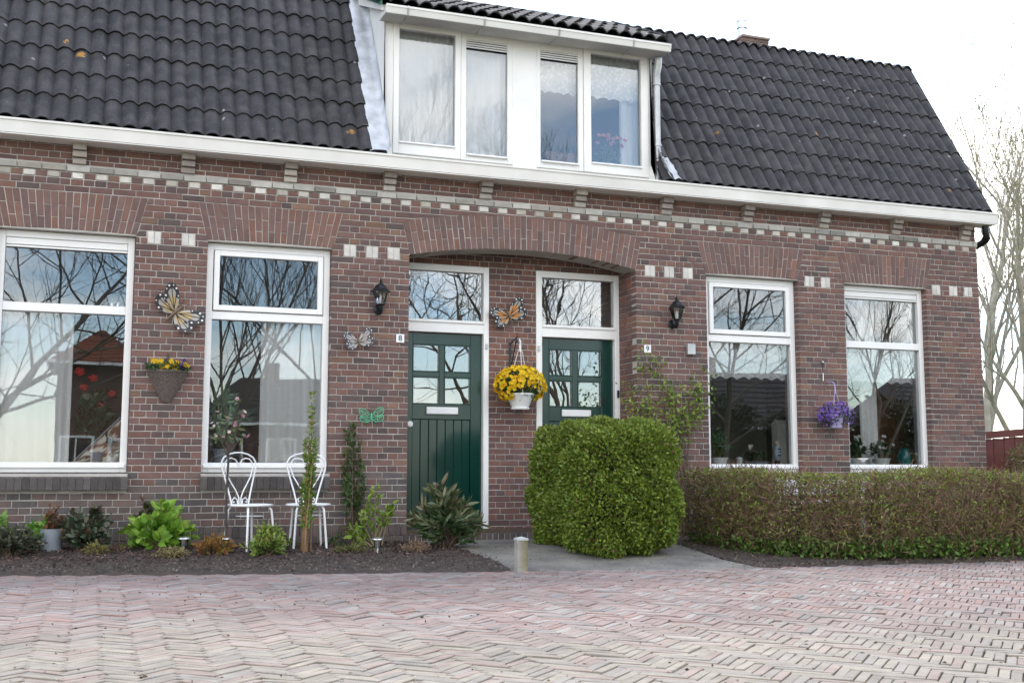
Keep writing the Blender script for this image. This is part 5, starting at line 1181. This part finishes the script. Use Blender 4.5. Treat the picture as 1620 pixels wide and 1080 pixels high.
# ------------------------------------------------------------------ bare trees
def bare_tree(name, label, loc, h, r0, seed, col, levels=4, first=.25, nb=(9,7,6,5), spread=.75, up=.25, group=None, sides=(9,6,4,3), buds=0, budcol=(.20,.22,.06), lens=(.55,.55,.5,.45), wob=.12, fork=0):
    rnd = random.Random(seed); e = thing(name, label, 'tree', loc, group=group); tb, cb = MB(), MB(); tips = []
    def grow(p, d, length, rad, lv):
        k = 7 if lv == 0 else 5 if lv == 1 else 4 if lv == 2 else 3; pts = [p.copy()]; rads = [rad]; q = p.copy(); dd = d.copy(); ends = .28 if lv < 2 else .2
        for i in range(1,k+1):
            dd = (dd+Vector((rnd.gauss(0,wob),rnd.gauss(0,wob),rnd.gauss(0,wob)+up*.25*(lv > 0)))).normalized(); q = q+dd*(length/k); pts.append(q.copy()); rads.append(max(rad*(1-(1-ends)*i/k),.0035))
        c = tuple(np.array(col)*(rnd.uniform(.85,1.15) if lv < 2 else rnd.uniform(.7,1.05)))
        (tb if lv < 2 else cb).tube(pts,rads,sides[min(lv,3)],col=c,cap=False)
        if lv >= levels-1: tips.append((pts[-1],dd,pts[-2])); return
        n = nb[min(lv,len(nb)-1)]; st = first if lv == 0 else .22
        for i in range(n):
            t = st+(1-st)*(i+rnd.random()*.9)/n; t = min(t,.99); f = t*k; a = min(int(f),k-1); b = pts[a].lerp(pts[a+1],f-a); ax = (pts[a+1]-pts[a]).normalized(); o = ax.orthogonal().normalized(); o = Matrix.Rotation(2.4*i+rnd.uniform(-.7,.7),3,ax) @ o
            nd = (ax*(1-spread*.6)+o*spread+Vector((0,0,up))).normalized(); ra = rads[a]*(.62 if lv == 0 else .6)*(1.05-.3*t); grow(b,nd,length*lens[lv]*(1.15-.55*t)*rnd.uniform(.8,1.2),max(ra,.005),lv+1)
        if fork and lv == 0: pass
    if fork:
        base = Vector((0,0,-.1)); tb.tube([base,Vector((0,0,h*.06)),Vector((0,0,h*.12))],[r0*1.25,r0*1.05,r0],sides[0],col=col,cap=False)
        for i in range(fork):
            a = 2*math.pi*i/fork+rnd.random(); grow(Vector((0,0,h*.10)),Vector((.32*math.cos(a),.32*math.sin(a),1)).normalized(),h*rnd.uniform(.75,.9),r0*.62,0)
    else: grow(Vector((0,0,-.1)),Vector((rnd.gauss(0,.04),rnd.gauss(0,.04),1)),h,r0,0)
    tb.build('trunk','bark',e,smooth=True); cr = cb.build('crown','bark',e)
    if buds:
        P = []; D = []
        for i in range(buds): a, d, b = rnd.choice(tips); P.append(a.lerp(b,rnd.random())[:]); D.append((d+Vector((rnd.gauss(0,.6),rnd.gauss(0,.6),rnd.gauss(0,.6))))[:])
        n = buds; link('bud_layer', leaf_mesh('bud_layer',np.array(P),np.array(D),rng.uniform(.03,.07,n),rng.uniform(.015,.03,n),palette(n,[budcol,tuple(np.array(budcol)*.7)]),'leaf'),e)
    return e
PALE = (.36,.33,.26); DARK = (.13,.11,.088)
bare_tree('bare_tree','pale barked bare tree right of the house, its trunk rising behind the red fence',(17.0,6.6,-.05),6.7,.105,11,PALE,first=.10,nb=(16,10,8,5),spread=.62,up=.40,buds=4500,budcol=(.30,.29,.15),lens=(.42,.5,.5,.45))
bare_tree('bare_tree','smaller bare tree between the house corner and the pale barked tree',(16.1,9.2,-.05),6.2,.075,12,(.36,.33,.27),first=.08,nb=(16,10,8,5),spread=.58,up=.45,buds=4000,budcol=(.29,.28,.16),lens=(.40,.5,.5,.45))
bare_tree('bare_tree','distant bare tree at the right edge of the picture',(21.5,12.5,-.05),9,.12,13,(.38,.35,.30),first=.12,nb=(14,8,6,4),spread=.6,up=.42,buds=3000,budcol=(.29,.28,.17))
# trees across the street, mirrored in the windows
for i,(x,y,h,r,sd_,fk,lb) in enumerate(((4.1,-27,12,.11,21,5,'many stemmed bare tree across the street, mirrored in the second window'),(-4.2,-25,11,.12,22,0,'bare tree with low arching boughs across the street, mirrored in the leftmost window'),(12.4,-27,12,.15,23,0,'thick trunked bare tree across the street, mirrored above the left door'),(16.6,-27,11.5,.12,24,3,'forked bare tree across the street, mirrored above the right door'),(24.5,-30,12,.12,25,0,'bare tree across the street, mirrored in the window beside the rose'),(33,-31,12,.11,26,3,'bare tree across the street, mirrored in the rightmost window'),(9.0,-32,15,.12,27,4,'tall bare tree across the street, mirrored in the dormer'))):
    bare_tree('street_tree',lb,(x,y,-.05),h,r,sd_,DARK,first=.16,nb=(15,9,8,5) if not fk else (11,8,7,4),spread=.80 if not fk else .55,up=.18 if not fk else .35,group='bare trees across the street',lens=(.55,.55,.55,.5) if not fk else (.45,.5,.5,.5),fork=fk,wob=.14,buds=0)
# houses across the street, mirrored in the left windows
def far_house(name, label, loc, w, d, wall_h, ridge, m='far_wall', rows=11, colsn=20, hip=1.5, tile='far_tile', group='houses across the street'):
    e = thing(name,label,'house',loc,group=group); hw, hd = w/2, d/2
    MB().box(-hw,hw,-hd,hd,-.1,wall_h).build('wall',m,e)
    rf = MB(); o = .35; V = [(-hw-o,-hd-o,wall_h),(hw+o,-hd-o,wall_h),(hw+o,hd+o,wall_h),(-hw-o,hd+o,wall_h),(-hw+hip,0,ridge),(hw-hip,0,ridge)]
    rf.add(V,[(0,1,5,4),(2,3,4,5),(1,2,5),(3,0,4),(3,2,1,0)]); roof_ = rf.build('roof',tile,e)
    # ridges of tile courses on the street side
    for i in range(rows):
        t = i/rows; y = (hd+o)*(1-t); z = wall_h+(ridge-wall_h)*t; x0 = -hw-o+(hip+o)*t; MB().box(x0+.05,-x0-.05,y-.10,y+.05,z-.01,z+.06).build('tile_course',tile,roof_)
    MB().box(-hw-o,hw+o,hd+o,hd+o+.12,wall_h-.05,wall_h+.07).build('gutter','white_paint',e)
    k = max(2,int(w/2.2))
    for i in range(k):
        x = -hw+w*(i+.5)/k
        if i == k//2:
            dr = MB().box(x-.45,x+.45,hd,hd+.06,0,2.2,.01).build('door','white_paint',e)
            for q in range(2):
                for s in range(4): MB().box(x-.30+q*.32,x-.02+q*.32,hd+.055,hd+.07,1.0+s*.28,1.23+s*.28).build('pane','pane_glass',dr)
        else:
            f = frame_rect(MB(),x-.65,x+.65,hd,hd+.08,.8,2.3,.09,bev=.005).build('window','white_paint',e); MB().box(x-.58,x+.58,hd+.02,hd+.03,.86,2.24).build('pane','pane_glass',f); MB().box(x-.03,x+.03,hd+.01,hd+.06,.86,2.24).build('mullion','white_paint',f)
    if w > 6: MB().box(-hw*.3,-hw*.3+.6,-.3,.3,ridge-.7,ridge+.7,.02).build('chimney','far_brick',e)
far_house('far_house','brick house with orange hipped roof across the street, mirrored in the leftmost window',(.05,-39,-.05),3.2,5,5.1,6.75,'far_brick',hip=1.5)
far_house('far_house','wide low brick house with dark roof across the street, mirrored in the second window',(8.6,-42,-.05),9,7,2.9,5.2,'far_brick',hip=2.0,tile='dark_tile')
far_house('far_house','dark roofed brick house across the street, mirrored in the window beside the rose',(34.5,-46,-.05),13,7,3.2,6.6,'far_brick',hip=2.0,tile='dark_tile')
far_house('far_house','dark roofed brick house across the street, mirrored in the rightmost window',(50,-46,-.05),13,7,3.2,6.6,'far_brick',hip=2.0,tile='dark_tile')
def evergreen(label, x, y, w, h, seed):
    e = thing('evergreen_bush',label,'bush',(x,y,-.05),group='evergreen bushes across the street'); n = 9000; u = unit(n); u[:,2] = np.abs(u[:,2]); r = rng.uniform(.7,1.05,(n,1))*(1+.15*np.sin(u[:,:1]*9+seed)*np.cos(u[:,1:2]*7)); P = u*np.array([w,1.3,h])*r
    link('foliage', leaf_mesh('foliage',P,u+unit(n),rng.uniform(.14,.28,n),rng.uniform(.08,.15,n),palette(n,[(.018,.035,.014),(.03,.05,.02),(.022,.03,.016)]),'leaf'),e)
    MB().tube([(0,0,-.1),(0,0,h*.6)],[.12,.06],8,col=(.06,.045,.035)).build('trunk','bark',e)
for i,(x,w,h,lb) in enumerate(((18.5,2.6,3.2,'between the two doors'),(23,2.8,3.9,'left of the window beside the rose'),(27.5,3.0,4.2,'in the window beside the rose'),(32.5,3.0,4.0,'between the right windows'),(37.5,3.2,4.3,'in the rightmost window'),(43,3.2,4.0,'at the right edge of the rightmost window'))): evergreen('dark evergreen bush across the street, mirrored '+lb,x,-36,w,h,i)
